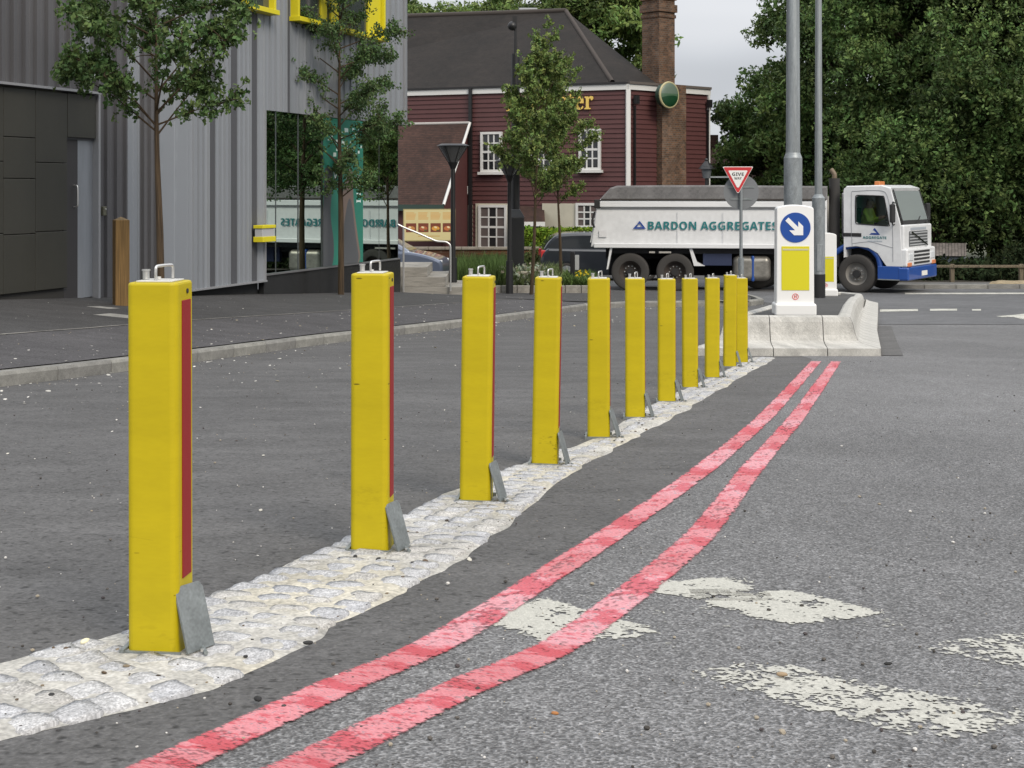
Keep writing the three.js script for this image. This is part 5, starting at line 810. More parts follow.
  const tank = part(tr, 'fuel_tank', rbox(X(771) - X(733), Y(256) - Y(281), 0.6, 0.16, (X(771) + X(733)) / 2, Y(268.5), -0.35, 4), new THREE.MeshStandardMaterial({ color: lin(0.42, 0.41, 0.39), metalness: 0.6, roughness: 0.4, map: T.conc })); part(tank, 'blue_strap', rbox(0.09, Y(255.6) - Y(281.4), 0.62, 0.16, X(753), Y(268.5), -0.35, 4), blue);
  part(tr, 'marker_plate', box(0.16, 0.05, 0.02, X(652), Y(252.5), -0.02), grimeW); part(tr, 'marker_plate', box(0.34, 0.05, 0.02, X(665), Y(252.5), -0.02), grimeW);
  part(tr, 'lifting_ram', cyl(0.11, 0.13, 1.6, LX + 0.12, Y(225), -W / 2), grimeW);
  // tractor: x forwards, z towards the near side, origin under the steering axle
  const psi = 0.60, tc = new THREE.Group(); tc.name = 'tractor'; o.add(tc);
  const nz = 1.03, nd = 38.1; tc.position.set(px(858, nd) + Math.sin(psi) * nz, P(38.6), -(nd + Math.cos(psi) * nz)); tc.rotation.y = -psi;
  const hw = 1.2;
  for (const z of [nz, -nz]) { const w = wheel(tc, 0, 0.53, z, 0.53, 0.3, false, std(0.2, 0.19, 0.175, 0.7)); if (z < 0) w.rotation.y = Math.PI; }
  for (const z of [0.95, -0.95]) { const w = wheel(tc, -3.0, 0.53, z, 0.53, 0.28, true, std(0.05, 0.045, 0.04, 0.8)); if (z < 0) w.rotation.y = Math.PI; }
  part(tc, 'chassis', join([box(4.4, 0.26, 0.16, -1.55, 0.78, 0.42), box(4.4, 0.26, 0.16, -1.55, 0.78, -0.42), box(0.2, 0.3, 1.7, -0.02, 0.55, 0), box(1.4, 0.5, 1.5, 0.1, 0.95, 0)]), under);
  part(tc, 'coupling', cyl(0.5, 0.5, 0.1, -2.9, 1.02, 0), under);
  // cab shell: two sides with window openings, roof, back, front
  const sideSh = () => { const s = shape([[-0.34, 0.98], [-0.34, 2.82], [-0.26, 2.91], [0.72, 2.93], [0.96, 2.86], [1.22, 1.92], [1.28, 0.78], [0.86, 0.78], [0.80, 0.86], [0.62, 1.12], [0.36, 1.26], [0, 1.3], [-0.3, 1.26]].slice()); return s; };
  const winH = [[0.0, 1.96], [0.0, 2.62], [0.08, 2.68], [0.74, 2.66], [0.80, 2.6], [0.93, 1.9], [0.88, 1.86], [0.08, 1.9]];
  for (const z of [1, -1]) part(tc, 'cab_side', extr(sideSh(), 0.05, 0.012, [winH]).translate(0, 0, z > 0 ? hw - 0.06 : -hw + 0.01), paintW);
  part(tc, 'cab_roof', extr([[-0.3, 2.86], [-0.26, 2.915], [0.72, 2.94], [0.96, 2.87], [0.94, 2.82], [0.7, 2.86]], 2 * hw - 0.08, 0.02).translate(0, 0, -hw + 0.04), paintW);
  part(tc, 'cab_back', box(0.06, 1.9, 2 * hw - 0.1, -0.32, 1.93, 0), paintW); part(tc, 'cab_floor', box(1.5, 0.08, 2 * hw - 0.12, 0.42, 1.38, 0), under); part(tc, 'dashboard', rbox(0.35, 0.4, 2 * hw - 0.15, 0.06, 1.02, 1.68, 0), under);
  for (const z of [1, -1]) { const g = part(tc, 'side_glass', extr(winH, 0.006).translate(0, 0, z * (hw - 0.035)), glassD); part(tc, 'window_seal', tube(winH.map(([a, b]) => [a, b, z * (hw + 0.002)]), 0.016, 6, 80, true), M.dark); }
  // windscreen and front
  const slab = (x0, y0_, x1, y1_, w, t) => { const l = Math.hypot(x1 - x0, y1_ - y0_); return box(t, l, w).rotateZ(-Math.atan2(x1 - x0, y1_ - y0_)).translate((x0 + x1) / 2, (y0_ + y1_) / 2, 0); };
  part(tc, 'windscreen', slab(1.265, 1.9, 1.0, 2.8, 2 * hw - 0.2, 0.012), new THREE.MeshPhysicalMaterial({ color: lin(0.5, 0.56, 0.56), roughness: 0.08, transmission: 0.55, thickness: 0, ior: 1.9, side: THREE.DoubleSide }));  // pale semi-opaque body colour stands in for the sky reflected in the glass
  part(tc, 'windscreen_surround', join([slab(1.28, 1.86, 1.235, 2.0, 2 * hw - 0.1, 0.02), tube([[1.285, 1.9, hw - 0.1], [1.0, 2.84, hw - 0.12]], 0.02, 6), tube([[1.285, 1.9, -hw + 0.1], [1.0, 2.84, -hw + 0.12]], 0.02, 6)]), M.dark);
  for (const z of [0.1, -0.7]) part(tc, 'wiper', tube([[1.31, 1.92, z], [1.285, 1.98, z - 0.25], [1.24, 2.1, z - 0.55]], 0.012, 6), M.dark);
  const nose = part(tc, 'front_panel', rbox(0.12, 0.68, 2 * hw - 0.04, 0.05, 1.27, 1.55, 0), paintW);
  part(nose, 'badge_strip', box(0.01, 0.07, 1.3, 1.334, 1.77, 0), std(0.35, 0.38, 0.42, 0.5));
  const gr = part(tc, 'grille', rbox(0.04, 0.42, 1.56, 0.02, 1.325, 1.5, 0), std(0.09, 0.095, 0.1, 0.5)); for (let k = 0; k < 5; k++) part(gr, 'grille_slat', box(0.02, 0.03, 1.5, 1.35, 1.34 + k * 0.08, 0), std(0.4, 0.41, 0.42, 0.4)); part(gr, 'diagonal_bar', box(0.02, 0.05, 1.45).rotateX(-0.28).translate(1.364, 1.5, 0), M.chrome);
  const bp = part(tc, 'bumper', rbox(0.2, 0.5, 2 * hw, 0.06, 1.33, 1.0, 0), paintW); for (let r = 0; r < 4; r++) part(bp, 'air_slot', box(0.02, 0.055, 1.3, 1.432, 0.85 + r * 0.1, 0), M.dark); for (const z of [1, -1]) { part(bp, 'headlight', rbox(0.05, 0.2, 0.34, 0.03, 1.425, 1.02, z * 0.92), std(0.62, 0.64, 0.66, 0.15)); part(bp, 'indicator', rbox(0.1, 0.11, 0.3, 0.02, 1.4, 0.82, z * 1.02), std(0.6, 0.22, 0.1, 0.35)); }
  const lb = part(tc, 'blue_skirt', rbox(0.3, 0.36, 2 * hw + 0.04, 0.05, 1.32, 0.57, 0), blue); part(lb, 'number_plate', box(0.01, 0.13, 0.46, 1.475, 0.55, -0.1), std(0.7, 0.7, 0.66, 0.5));
  for (const z of [1, -1]) { part(tc, 'sill', rbox(0.62, 0.36, 0.1, 0.02, 0.92, 0.59, z * (hw - 0.04)), blue); part(tc, 'step_edge', box(0.6, 0.03, 0.12, 0.92, 0.41, z * (hw - 0.04)), M.galvPost); part(tc, 'wheel_arch', tube([[-0.86, 0.84, z * (hw - 0.1)], [-0.66, 1.05, z * (hw - 0.1)], [-0.36, 1.25, z * (hw - 0.1)], [0.05, 1.32, z * (hw - 0.1)], [0.4, 1.22, z * (hw - 0.1)], [0.6, 1.0, z * (hw - 0.1)], [0.66, 0.74, z * (hw - 0.1)]], 0.085, 8, 40), blue); }
  const doorN = hw + 0.006;
  part(tc, 'door_seam', join([tube([[-0.1, 1.3, doorN], [-0.12, 1.8, doorN], [-0.12, 2.74, doorN], [-0.06, 2.79, doorN], [0.82, 2.77, doorN], [1.02, 1.9, doorN], [1.04, 0.9, doorN]], 0.007, 5, 60), tube([[-0.1, 1.36, doorN], [0.4, 1.42, doorN], [1.04, 1.27, doorN]], 0.006, 5)]), std(0.25, 0.26, 0.28, 0.7));
  part(tc, 'door_handle', rbox(0.28, 0.1, 0.02, 0.01, 0.02, 1.6, hw + 0.005), M.dark); part(tc, 'side_vent', rbox(0.22, 0.1, 0.02, 0.01, -0.24, 1.6, hw + 0.005), M.dark);
  part(tc, 'door_logo', extr([[0, 0], [0.3, 0], [0.15, 0.19], [0.1, 0.12], [0.14, 0.12], [0.15, 0.1], [0.21, 0.05], [0.06, 0.05]], 0.004).translate(0.38, 1.61, hw + 0.004), navy); part(tc, 'door_lettering', text('AGGREGATE', font, 0.66, 0.003, 0.07).translate(0.2, 1.5, hw + 0.006), teal); part(tc, 'door_small_print', text('INDUSTRIES', font, 0.4, 0.003, 0.035).translate(0.34, 1.42, hw + 0.006), std(0.4, 0.45, 0.5, 0.6));
  part(tc, 'door_mirror', rbox(0.1, 0.5, 0.24, 0.04, 1.1, 2.2, hw + 0.22), M.dark); part(tc, 'mirror_arm', tube([[1.08, 2.48, hw], [1.1, 2.48, hw + 0.22], [1.1, 1.92, hw + 0.22], [1.08, 1.9, hw]], 0.018, 6), M.dark); part(tc, 'door_mirror', rbox(0.1, 0.5, 0.24, 0.04, 1.14, 2.2, -hw - 0.22), M.dark);
  const be = part(tc, 'beacon', rbox(0.16, 0.13, 0.42, 0.03, 0.42, 3.0, 0.5), std(0.5, 0.18, 0.06, 0.3)); part(be, 'beacon_base', box(0.18, 0.03, 0.46, 0.42, 2.935, 0.5), M.dark);
  for (const z of [0.35, -0.35]) part(tc, 'seat', join([rbox(0.5, 0.14, 0.5, 0.04, 0.05, 1.62, z > 0 ? 0.6 : -0.6), rbox(0.12, 0.7, 0.48, 0.04, -0.2, 1.98, z > 0 ? 0.6 : -0.6)]), under);
  part(tc, 'steering_wheel', new THREE.TorusGeometry(0.22, 0.02, 8, 28).rotateY(Math.PI / 2).rotateZ(0.7).translate(0.78, 1.98, 0.6), M.dark);
  const ex = part(tc, 'exhaust_stack', join([cyl(0.15, 0.15, 2.0, -0.72, 2.15, 0.92), box(0.4, 0.5, 0.4, -0.72, 0.95, 0.92)]), std(0.03, 0.028, 0.026, 0.7)); part(ex, 'exhaust_tip', tube([[-0.72, 3.12, 0.92], [-0.72, 3.26, 0.92], [-0.82, 3.4, 0.92]], 0.065, 10), std(0.16, 0.12, 0.08, 0.6));
  part(tc, 'air_intake', rbox(0.24, 1.3, 0.3, 0.05, -0.62, 2.1, 0.2), std(0.3, 0.3, 0.3, 0.6)); part(tc, 'battery_box', rbox(0.9, 0.5, 0.4, 0.03, -1.3, 0.8, 0.85), std(0.02, 0.03, 0.09, 0.6));
  tc.updateMatrixWorld(true);
  // the driver
  seed(131);
  const N = 56, mc = new MarchingCubes(N, new THREE.MeshStandardMaterial(), true, true, 60000), J = [
    // torso, arms, head as tapered capsules in metres: a, ra, b, rb
    [[0, 0, 0], 0.17, [0.02, 0.28, 0], 0.16], [[0.02, 0.28, 0], 0.17, [0.04, 0.5, 0], 0.13], [[0.04, 0.5, -0.19], 0.075, [0.04, 0.5, 0.19], 0.075], [[0.04, 0.5, 0], 0.06, [0.06, 0.62, 0], 0.055], [[0.07, 0.7, 0], 0.095, [0.08, 0.76, 0], 0.1], [[0.14, 0.69, 0], 0.03, [0.175, 0.7, 0], 0.018],
    [[0.04, 0.48, 0.21], 0.065, [0.16, 0.24, 0.27], 0.05], [[0.16, 0.24, 0.27], 0.05, [0.46, 0.33, 0.2], 0.036], [[0.46, 0.33, 0.2], 0.036, [0.55, 0.36, 0.17], 0.03], [[0.04, 0.48, -0.21], 0.065, [0.16, 0.24, -0.27], 0.05], [[0.16, 0.24, -0.27], 0.05, [0.46, 0.33, -0.2], 0.036], [[0.46, 0.33, -0.2], 0.036, [0.55, 0.36, -0.17], 0.03],
    [[0, -0.02, 0.1], 0.09, [0.42, 0.02, 0.12], 0.07], [[0, -0.02, -0.1], 0.09, [0.42, 0.02, -0.12], 0.07], [[0.42, 0.02, 0.12], 0.07, [0.5, -0.2, 0.12], 0.05], [[0.42, 0.02, -0.12], 0.07, [0.5, -0.2, -0.12], 0.05]];
  mc.isolation = 0; const hs = 0.62, cc = [0.2, 0.3, 0];
  for (let k = 0; k < N; k++) for (let j = 0; j < N; j++) for (let i = 0; i < N; i++) {
    const p = [((i - N / 2) / (N / 2)) * hs + cc[0], ((j - N / 2) / (N / 2)) * hs + cc[1], ((k - N / 2) / (N / 2)) * hs + cc[2]]; let e = 0;
    for (const [a, ra, b, rb] of J) { const ab = [b[0] - a[0], b[1] - a[1], b[2] - a[2]], ap = [p[0] - a[0], p[1] - a[1], p[2] - a[2]], l = ab[0] ** 2 + ab[1] ** 2 + ab[2] ** 2, t = clamp((ap[0] * ab[0] + ap[1] * ab[1] + ap[2] * ab[2]) / l), q = Math.hypot(ap[0] - ab[0] * t, ap[1] - ab[1] * t, ap[2] - ab[2] * t) - (ra + (rb - ra) * t); e += Math.exp(-q * 40); }
    mc.field[k * N * N + j * N + i] = Math.log(e + 1e-12) / 40;
  }
  mc.update(); const cnt = mc.count, pa = mc.positionArray.slice(0, cnt * 3), na = mc.normalArray.slice(0, cnt * 3), col = [];
  for (let i = 0; i < cnt; i++) { for (let a = 0; a < 3; a++) pa[i * 3 + a] = pa[i * 3 + a] * hs + cc[a]; const [x, y, z] = [pa[i * 3], pa[i * 3 + 1], pa[i * 3 + 2]]; const hair = y > 0.78 || (y > 0.66 && x < 0.04), skin = y > 0.585 || (x > 0.4 && y > 0.2); const c = hair ? [0.03, 0.022, 0.016] : skin ? [0.42, 0.24, 0.17] : y < 0.03 ? [0.03, 0.035, 0.06] : [0.6, 0.85, 0.12]; col.push(...c); }
  const pg = new THREE.BufferGeometry(); pg.setAttribute('position', new THREE.BufferAttribute(pa, 3)); pg.setAttribute('normal', new THREE.BufferAttribute(na, 3)); pg.setAttribute('color', new THREE.Float32BufferAttribute(col, 3));
  const pr = new THREE.Mesh(pg, new THREE.MeshStandardMaterial({ vertexColors: true, roughness: 0.8 })); top('person', pr, 'person in a yellow high-visibility jacket driving the truck', 'person');
  const at = tc.localToWorld(new THREE.Vector3(0.12, 1.74, 0.66)); pr.position.copy(at); pr.rotation.y = -psi;
}
// ---------------------------------------------------------------- trees and planting
const bark = std(0.11, 0.085, 0.06, 0.95, { map: T.wood }), barkGrey = std(0.13, 0.115, 0.09, 0.95, { map: T.wood });
function leafGeo(n, size, spread, narrow = 0.55) {   // a sprig of n folded leaves
  const pos = [], idx = [];
  for (let i = 0; i < n; i++) {
    const c = new THREE.Vector3(rr(-1, 1), rr(-1, 1), rr(-1, 1)).normalize().multiplyScalar(spread * Math.cbrt(rnd())), q = new THREE.Quaternion().setFromEuler(new THREE.Euler(rr(-0.9, 0.9), rr(0, 6.28), rr(-0.9, 0.9))), s = size * rr(0.7, 1.25), b = pos.length / 3;
    for (const [x, y, z] of [[-1, 0, 0], [-0.25, 0.1, narrow], [1, -0.15, 0], [-0.25, 0.1, -narrow], [-0.1, -0.12, 0]]) { const v = new THREE.Vector3(x * s, y * s, z * s).applyQuaternion(q).add(c); pos.push(v.x, v.y, v.z); }
    idx.push(b, b + 1, b + 4, b + 4, b + 1, b + 2, b, b + 4, b + 3, b + 4, b + 2, b + 3);
  }
  const g = new THREE.BufferGeometry(); g.setAttribute('position', new THREE.Float32BufferAttribute(pos, 3)); g.setIndex(idx); g.computeVertexNormals(); return g;
}
const leafMat = () => new THREE.MeshPhysicalMaterial({ color: 0xffffff, roughness: 0.7, side: THREE.DoubleSide, transmission: 0.22, thickness: 0, ior: 1.3 });
const LM = leafMat(), solidLeaf = new THREE.MeshPhysicalMaterial({ color: 0xffffff, roughness: 0.9, specularIntensity: 0.25, side: THREE.DoubleSide });
function crown(parent, name, geo, pts, base, vary, m = LM) {     // pts: [position, scale]
  const im = new THREE.InstancedMesh(geo, m, pts.length), o = new THREE.Object3D();
  pts.forEach(([p, s], i) => { o.position.copy(p); o.rotation.set(rr(0, 6.28), rr(0, 6.28), rr(0, 6.28)); o.scale.setScalar(s); o.updateMatrix(); im.setMatrixAt(i, o.matrix); const k = (1 + rr(-vary, vary)) * (pts[i][2] ?? 1), w = rr(0.85, 1.25); im.setColorAt(i, lin(base[0] * k * w, base[1] * k, base[2] * k)); });
  im.name = name; im.userData.kind = 'stuff'; parent.add(im); return im;
}
// street tree: straight stem, arching limbs with side shoots, leaves along the shoots
function streetTree(label, x, y, d, o_) {
  const o = thing('young_tree', label, 'tree', x, y, d, 0, 'young street trees');
  const { H, clear, R, lean = 0, n, sprigs, size, base, tr = 0.06, asc = 0.6, dens = 1, cone = 0, extra = [] } = o_;
  const trunkTop = new THREE.Vector3(lean, H * 0.97, 0), tp = (t) => new THREE.Vector3(lean * t + 0.015 * Math.sin(t * 9), H * 0.97 * t, 0.03 * Math.sin(t * 7));
  part(o, 'trunk', limb([tp(0).setY(-0.1), tp(0.2), tp(0.45), tp(0.7), tp(1)], [tr * 1.15, tr, tr * 0.62, tr * 0.3, 0.008], 10), bark);
  const br = [], pts = [];
  const shoots = (a, b, c, k, spread) => { const cv = new THREE.CatmullRomCurve3([a, b, c]); for (let i = 0; i < k; i++) { const t = 0.22 + 0.78 * Math.sqrt(rnd()), p = cv.getPoint(t), q = p.clone().add(new THREE.Vector3(rr(-1, 1), rr(-0.7, 0.9), rr(-1, 1)).normalize().multiplyScalar(spread * rr(0.4, 1))); if (rnd() < 0.3) limb([p, p.clone().lerp(q, 0.5).add(new THREE.Vector3(0, 0.02, 0)), q], [0.008, 0.003], 4, br); const m = Math.round(rr(3, 8) * dens); for (let j = 0; j < m; j++) pts.push([p.clone().lerp(q, Math.pow(rnd(), 0.6) * 1.05).add(new THREE.Vector3(rr(-1, 1), rr(-1, 1), rr(-1, 1)).multiplyScalar(0.06)), rr(0.75, 1.25)]); } };
  const make = (t0, az, len, rise, droop) => { const a = tp(t0), dir = new THREE.Vector3(Math.cos(az), 0, Math.sin(az)), b = a.clone().addScaledVector(dir, len * 0.5).add(new THREE.Vector3(0, rise * 0.55, 0)), c = a.clone().addScaledVector(dir, len).add(new THREE.Vector3(rr(-0.1, 0.1), rise - droop, rr(-0.1, 0.1))); limb([a, b, c], [tr * 0.3, tr * 0.16, 0.005], 6, br); shoots(a, b, c, Math.round(sprigs * len), 0.3 * R / 1.2); };
  for (let i = 0; i < n; i++) { const t = clear / H + (0.96 - clear / H) * (i + rnd() * 0.8) / n, f = (t - clear / H) / (1 - clear / H), prof = Math.pow(Math.sin(Math.PI * clamp(0.2 + 0.78 * f)), 0.75) * (1 - cone * f); make(t, i * 2.399 + rr(-0.4, 0.4), R * prof * rr(0.65, 1.12), R * asc * rr(0.6, 1.2), 0.05); }
  for (const e of extra) make(...e);
  shoots(tp(0.6), tp(0.8), tp(1.0), Math.round(sprigs * 1.5), 0.3);
  const bm = part(o, 'branches', join(br), bark); bm.userData.kind = 'stuff';
  crown(o, 'crown', leafGeo(4, size, size * 1.2, 0.6), pts, base, 0.35);
  return o;
}
{
  seed(201);
  let d = 18, x = px(161, d); streetTree('young maple street tree before the grey cladding', x, walkY(x, d), d, { H: 5.6, clear: 2.45, R: 1.3, lean: -0.1, n: 26, sprigs: 29, size: 0.041, base: [0.085, 0.15, 0.045], tr: 0.048, asc: 0.62, extra: [[0.455, 3.25, 1.35, 0.95, 0.1], [0.47, 2.9, 1.0, 0.9, 0], [0.5, 0.15, 1.15, 1.0, 0.0], [0.47, 0.0, 1.0, 0.35, 0]] });
  d = 28; x = px(341, d); streetTree('young street tree before the glass corner', x, walkY(x, d), d, { H: 7.6, clear: 2.0, R: 1.36, lean: -0.05, n: 36, sprigs: 34, size: 0.043, base: [0.085, 0.15, 0.05], tr: 0.056, asc: 0.5, extra: [[0.38, 0.1, 0.95, 0.9, 0], [0.36, 3.3, 1.2, 0.75, 0], [0.3, 0.3, 0.5, 0.2, 0.35], [0.3, 2.9, 0.35, 0.1, 0.3]] });
  d = 35.0; x = px(531, d); streetTree('slender pale green tree on the pavement, nearer the camera mast', x, walkY(x, d) - 0.02, d, { H: 6.4, clear: 2.2, R: 1.2, lean: 0.3, cone: 0.5, n: 32, sprigs: 48, size: 0.034, base: [0.15, 0.22, 0.06], tr: 0.045, asc: 0.9 });
  d = 37.6; x = px(561, d); streetTree('slender pale green tree in the flower bed, nearer the truck', x, P(d), d, { H: 5.9, clear: 2.4, R: 1.15, lean: -0.15, cone: 0.4, n: 26, sprigs: 48, size: 0.034, base: [0.145, 0.215, 0.055], tr: 0.042, asc: 0.8 });
}
// big trees: lobes of leaf sprigs carried on limbs
function bigTree(label, x, d, H, rx, ry, cy, lobes, per, size, base, group, trunkR = 0.28) {
  const o = thing('broadleaf_tree', label, 'tree', x, P(Math.min(d, 60)) - 0.05, d, rnd() * 6, group), pts = [], br = [], tops = [];
  part(o, 'trunk', limb([new THREE.Vector3(0, -0.3, 0), new THREE.Vector3(rr(-0.2, 0.2), H * 0.25, rr(-0.2, 0.2)), new THREE.Vector3(rr(-0.4, 0.4), H * 0.55, rr(-0.4, 0.4)), new THREE.Vector3(0, H * 0.92, 0)], [trunkR * 1.3, trunkR, trunkR * 0.6, 0.03], 10), bark);
  for (let i = 0; i < lobes; i++) {
    const v = new THREE.Vector3(rr(-1, 1), rr(-1, 1), rr(-1, 1)).normalize(), f = 0.5 + 0.5 * Math.cbrt(rnd()), c = new THREE.Vector3(v.x * rx * f, cy + v.y * ry * f, v.z * rx * f), r = rr(0.55, 1.25) * Math.min(rx, ry) * 0.3, tint = rr(0.6, 1.5);
    if (i % 3 === 0) limb([new THREE.Vector3(0, Math.max(H * 0.15, c.y - Math.hypot(c.x, c.z) * 0.8), 0), c.clone().multiplyScalar(0.5).setY(c.y * 0.96 - 0.3), c], [trunkR * 0.35, 0.06, 0.02], 5, br);
    for (let k = 0; k < per; k++) { const w = new THREE.Vector3(rr(-1, 1), rr(-1, 1), rr(-1, 1)).normalize(), q = Math.pow(rnd(), 0.4); if (w.y < -0.35 && rnd() < 0.6) continue; pts.push([new THREE.Vector3(c.x + w.x * r * q * 1.25, c.y + w.y * r * q * 0.8 - 0.12 * r * (w.x * w.x + w.z * w.z), c.z + w.z * r * q * 1.25), rr(0.6, 1.45), tint]); }
  }
  const bm = part(o, 'branches', join(br), bark); bm.userData.kind = 'stuff';
  crown(o, 'crown', leafGeo(5, size, size * 1.7, 0.5), pts, base, 0.3, LM); return o;
}
{
  seed(211);
  const g1 = [0.094, 0.156, 0.043], g2 = [0.087, 0.148, 0.042], g3 = [0.105, 0.165, 0.042], grp = 'dense trees behind the truck';
  const at = (u, d) => px(u, d);
  bigTree('dense dark tree over the truck cab, with ragged edge against sky', at(852, 54), 54, 15, 3.4, 6.6, 7.0, 90, 340, 0.08, g1, grp);
  bigTree('broad dark tree just right of the truck cab', at(940, 51), 51, 15.5, 4.5, 7.0, 7.2, 120, 360, 0.08, g2, grp);
  bigTree('dark tree at the right edge above the timber rail', at(1035, 50), 50, 15, 4.6, 6.8, 7.0, 120, 360, 0.08, g1, grp);
  bigTree('lower tree filling between the pub and the truck cab', at(770, 57), 57, 7.6, 2.5, 3.2, 3.9, 80, 220, 0.085, g1, grp);
  bigTree('tall tree behind the gap over the truck cab', at(895, 60), 60, 17, 5.0, 8, 8.5, 110, 200, 0.1, g2, grp);
  bigTree('tall tree behind the right edge trees', at(995, 60), 60, 17, 5.2, 8, 8.5, 110, 200, 0.1, g2, grp);
  for (const [x, d, l] of [[26, 49, 'tree beyond the right edge, mirrored in the glass'], [34, 55, 'second tree beyond the right edge, mirrored in the glass']]) bigTree(l, x, d, 14, 5.2, 6.4, 6.8, 90, 130, 0.14, g1, grp);
  const gp = 'trees rising behind the pub roof';
  bigTree('light green tree behind the pub roof, next to the grey building', at(415, 76), 76, 12.6, 4.2, 3.4, 10.0, 70, 200, 0.11, g3, gp);
  bigTree('light green tree behind the middle of the pub roof', at(520, 80), 80, 13.5, 4.6, 3.6, 10.8, 80, 200, 0.11, g3, gp);
  bigTree('full green tree behind the roof beside the chimney', at(594, 74), 74, 14.5, 3.5, 5.2, 10.2, 100, 200, 0.11, g3, gp);
}
// undergrowth, hedge, flower bed, verge
function leafMass(name, label, category, kind, spots, size, n, base, vary, stemHeight) {
  const pts = []; for (const [x, d, rx, rz, h, y, cnt] of spots) for (let i = 0; i < cnt; i++) { const a = rnd() * 6.283, r = Math.sqrt(rnd()), t = Math.pow(rnd(), 0.7); pts.push([new THREE.Vector3(x + Math.cos(a) * r * rx, y + t * h * (1 - 0.5 * r * r) * rr(0.7, 1.1), -d + Math.sin(a) * r * rz), rr(0.7, 1.3)]); }
  const g = new THREE.Group(); scene.add(g); const im = crown(g, name, leafGeo(n, size, size * 1.8, 0.45), pts, base, vary, solidLeaf); scene.remove(g); g.remove(im); scene.add(im); setting(im, name, label, category, kind); return im;
}
{
  seed(221);
  leafMass('undergrowth', 'dark undergrowth below the trees behind the timber rail', 'undergrowth', 'stuff', [...Array(17)].map((_, i) => [11 + i * 2, rr(43.6, 44.4), 1.7, 1.5, Math.abs(11 + i * 2 - 14) < 1.5 ? 0.8 : rr(1.2, 2.2), P(44) - 0.05, 1500]), 0.09, 5, [0.016, 0.026, 0.01], 0.4);
  leafMass('far_woodland', 'far green treeline at the horizon', 'treeline', 'stuff', [...Array(46)].map((_, i) => [-110 + i * 6, rr(125, 150), 5, 4, rr(3.5, 6.5), -3.5, 700]), 0.5, 4, [0.04, 0.06, 0.025], 0.3);
  const hd = thing('hedge', 'bright green clipped hedge behind the grey hatchback', 'hedge', 0, 0, 0);
  { const pts = []; const d = 48.5; for (let i = 0; i < 6000; i++) pts.push([V3(rr(px(526, d), px(596, d)), rr(-2.2, py(229 + 3 * rnd(), d)), d + rr(-0.6, 0.6)), rr(0.7, 1.3)]); crown(hd, 'foliage', leafGeo(4, 0.07, 0.12, 0.5), pts, [0.12, 0.2, 0.022], 0.3, solidLeaf); for (let k = 0; k < 5; k++) { const X = px(532 + k * 14, d); part(hd, 'stem', limb([V3(X, -2.3, d), V3(X + 0.1, -1.6, d), V3(X, -1.0, d)], [0.05, 0.02], 6), bark); } }
  // flower bed: raised stone edging and soft planting
  const fb = setting(new THREE.Group(), 'flower_bed', 'raised bed with pale stone edging and loose planting', 'flower bed');
  const km = new THREE.MeshStandardMaterial({ color: lin(0.40, 0.385, 0.36), map: T.conc, roughness: 0.9 }), d0 = 35.9, yT = py(285.5, d0);
  const xs = []; for (let u = 437; u < 600; u += 16) xs.push(u); for (let i = 0; i + 1 < xs.length; i++) { const a = px(xs[i], d0), b = px(xs[i + 1], d0); const o = mk('edging_stone', rbox(b - a - 0.012, 0.5, 0.2, 0.015, 0, 0, 0), km, fb); o.position.set((a + b) / 2, yT - 0.25, -d0); }
  for (let k = 0; k < 4; k++) { const o = mk('edging_stone', rbox(0.2, 0.5, 0.9, 0.015), km, fb); o.position.set(px(597, d0) - 0.1, yT - 0.25, -(d0 + 0.55 + k * 0.91)); }
  mk('soil', box(px(594, d0) - px(437, d0), 0.3, 3.8, (px(594, d0) + px(437, d0)) / 2, yT - 0.2, -(d0 + 2.0)), std(0.07, 0.055, 0.04, 1), fb);
  const tall = []; for (const [u0, u1, hh, c] of [[462, 500, 0.75, 0], [500, 540, 0.45, 1], [540, 590, 0.35, 2]]) tall.push([u0, u1, hh, c]);
  const blade = (() => { const pos = [], idx = []; for (let i = 0; i < 9; i++) { const a = rnd() * 6.28, l = rr(0.1, 0.35), w = 0.012, b = pos.length / 3, h = rr(0.6, 1); const ca = Math.cos(a), sa = Math.sin(a); pos.push(-w * sa, 0, w * ca, w * sa, 0, -w * ca, ca * l * 0.4 - w * sa * 0.7, h * 0.6, sa * l * 0.4 + w * ca * 0.7, ca * l * 0.4 + w * sa * 0.7, h * 0.6, sa * l * 0.4 - w * ca * 0.7, ca * l, h, sa * l); idx.push(b, b + 1, b + 2, b + 1, b + 3, b + 2, b + 2, b + 3, b + 4); } const g = new THREE.BufferGeometry(); g.setAttribute('position', new THREE.Float32BufferAttribute(pos, 3)); g.setIndex(idx); g.computeVertexNormals(); return g; })();
  const bedGrass = (u0, u1, h, cnt, c) => { const im = new THREE.InstancedMesh(blade, solidLeaf, cnt), o = new THREE.Object3D(); for (let i = 0; i < cnt; i++) { const dd = rr(36.1, 39.4); o.position.set(px(rr(u0, u1), dd), yT - 0.07, -dd); o.rotation.set(0, rr(0, 6.28), 0); o.scale.set(1, h * rr(0.5, 1.15), 1); o.updateMatrix(); im.setMatrixAt(i, o.matrix); const k = rr(0.7, 1.3); im.setColorAt(i, lin(c[0] * k, c[1] * k, c[2] * k)); } im.name = 'grass'; im.userData.kind = 'stuff'; fb.add(im); };
  bedGrass(458, 505, 0.85, 900, [0.10, 0.16, 0.05]); bedGrass(490, 560, 0.55, 700, [0.13, 0.17, 0.07]); bedGrass(540, 592, 0.34, 500, [0.09, 0.14, 0.04]);
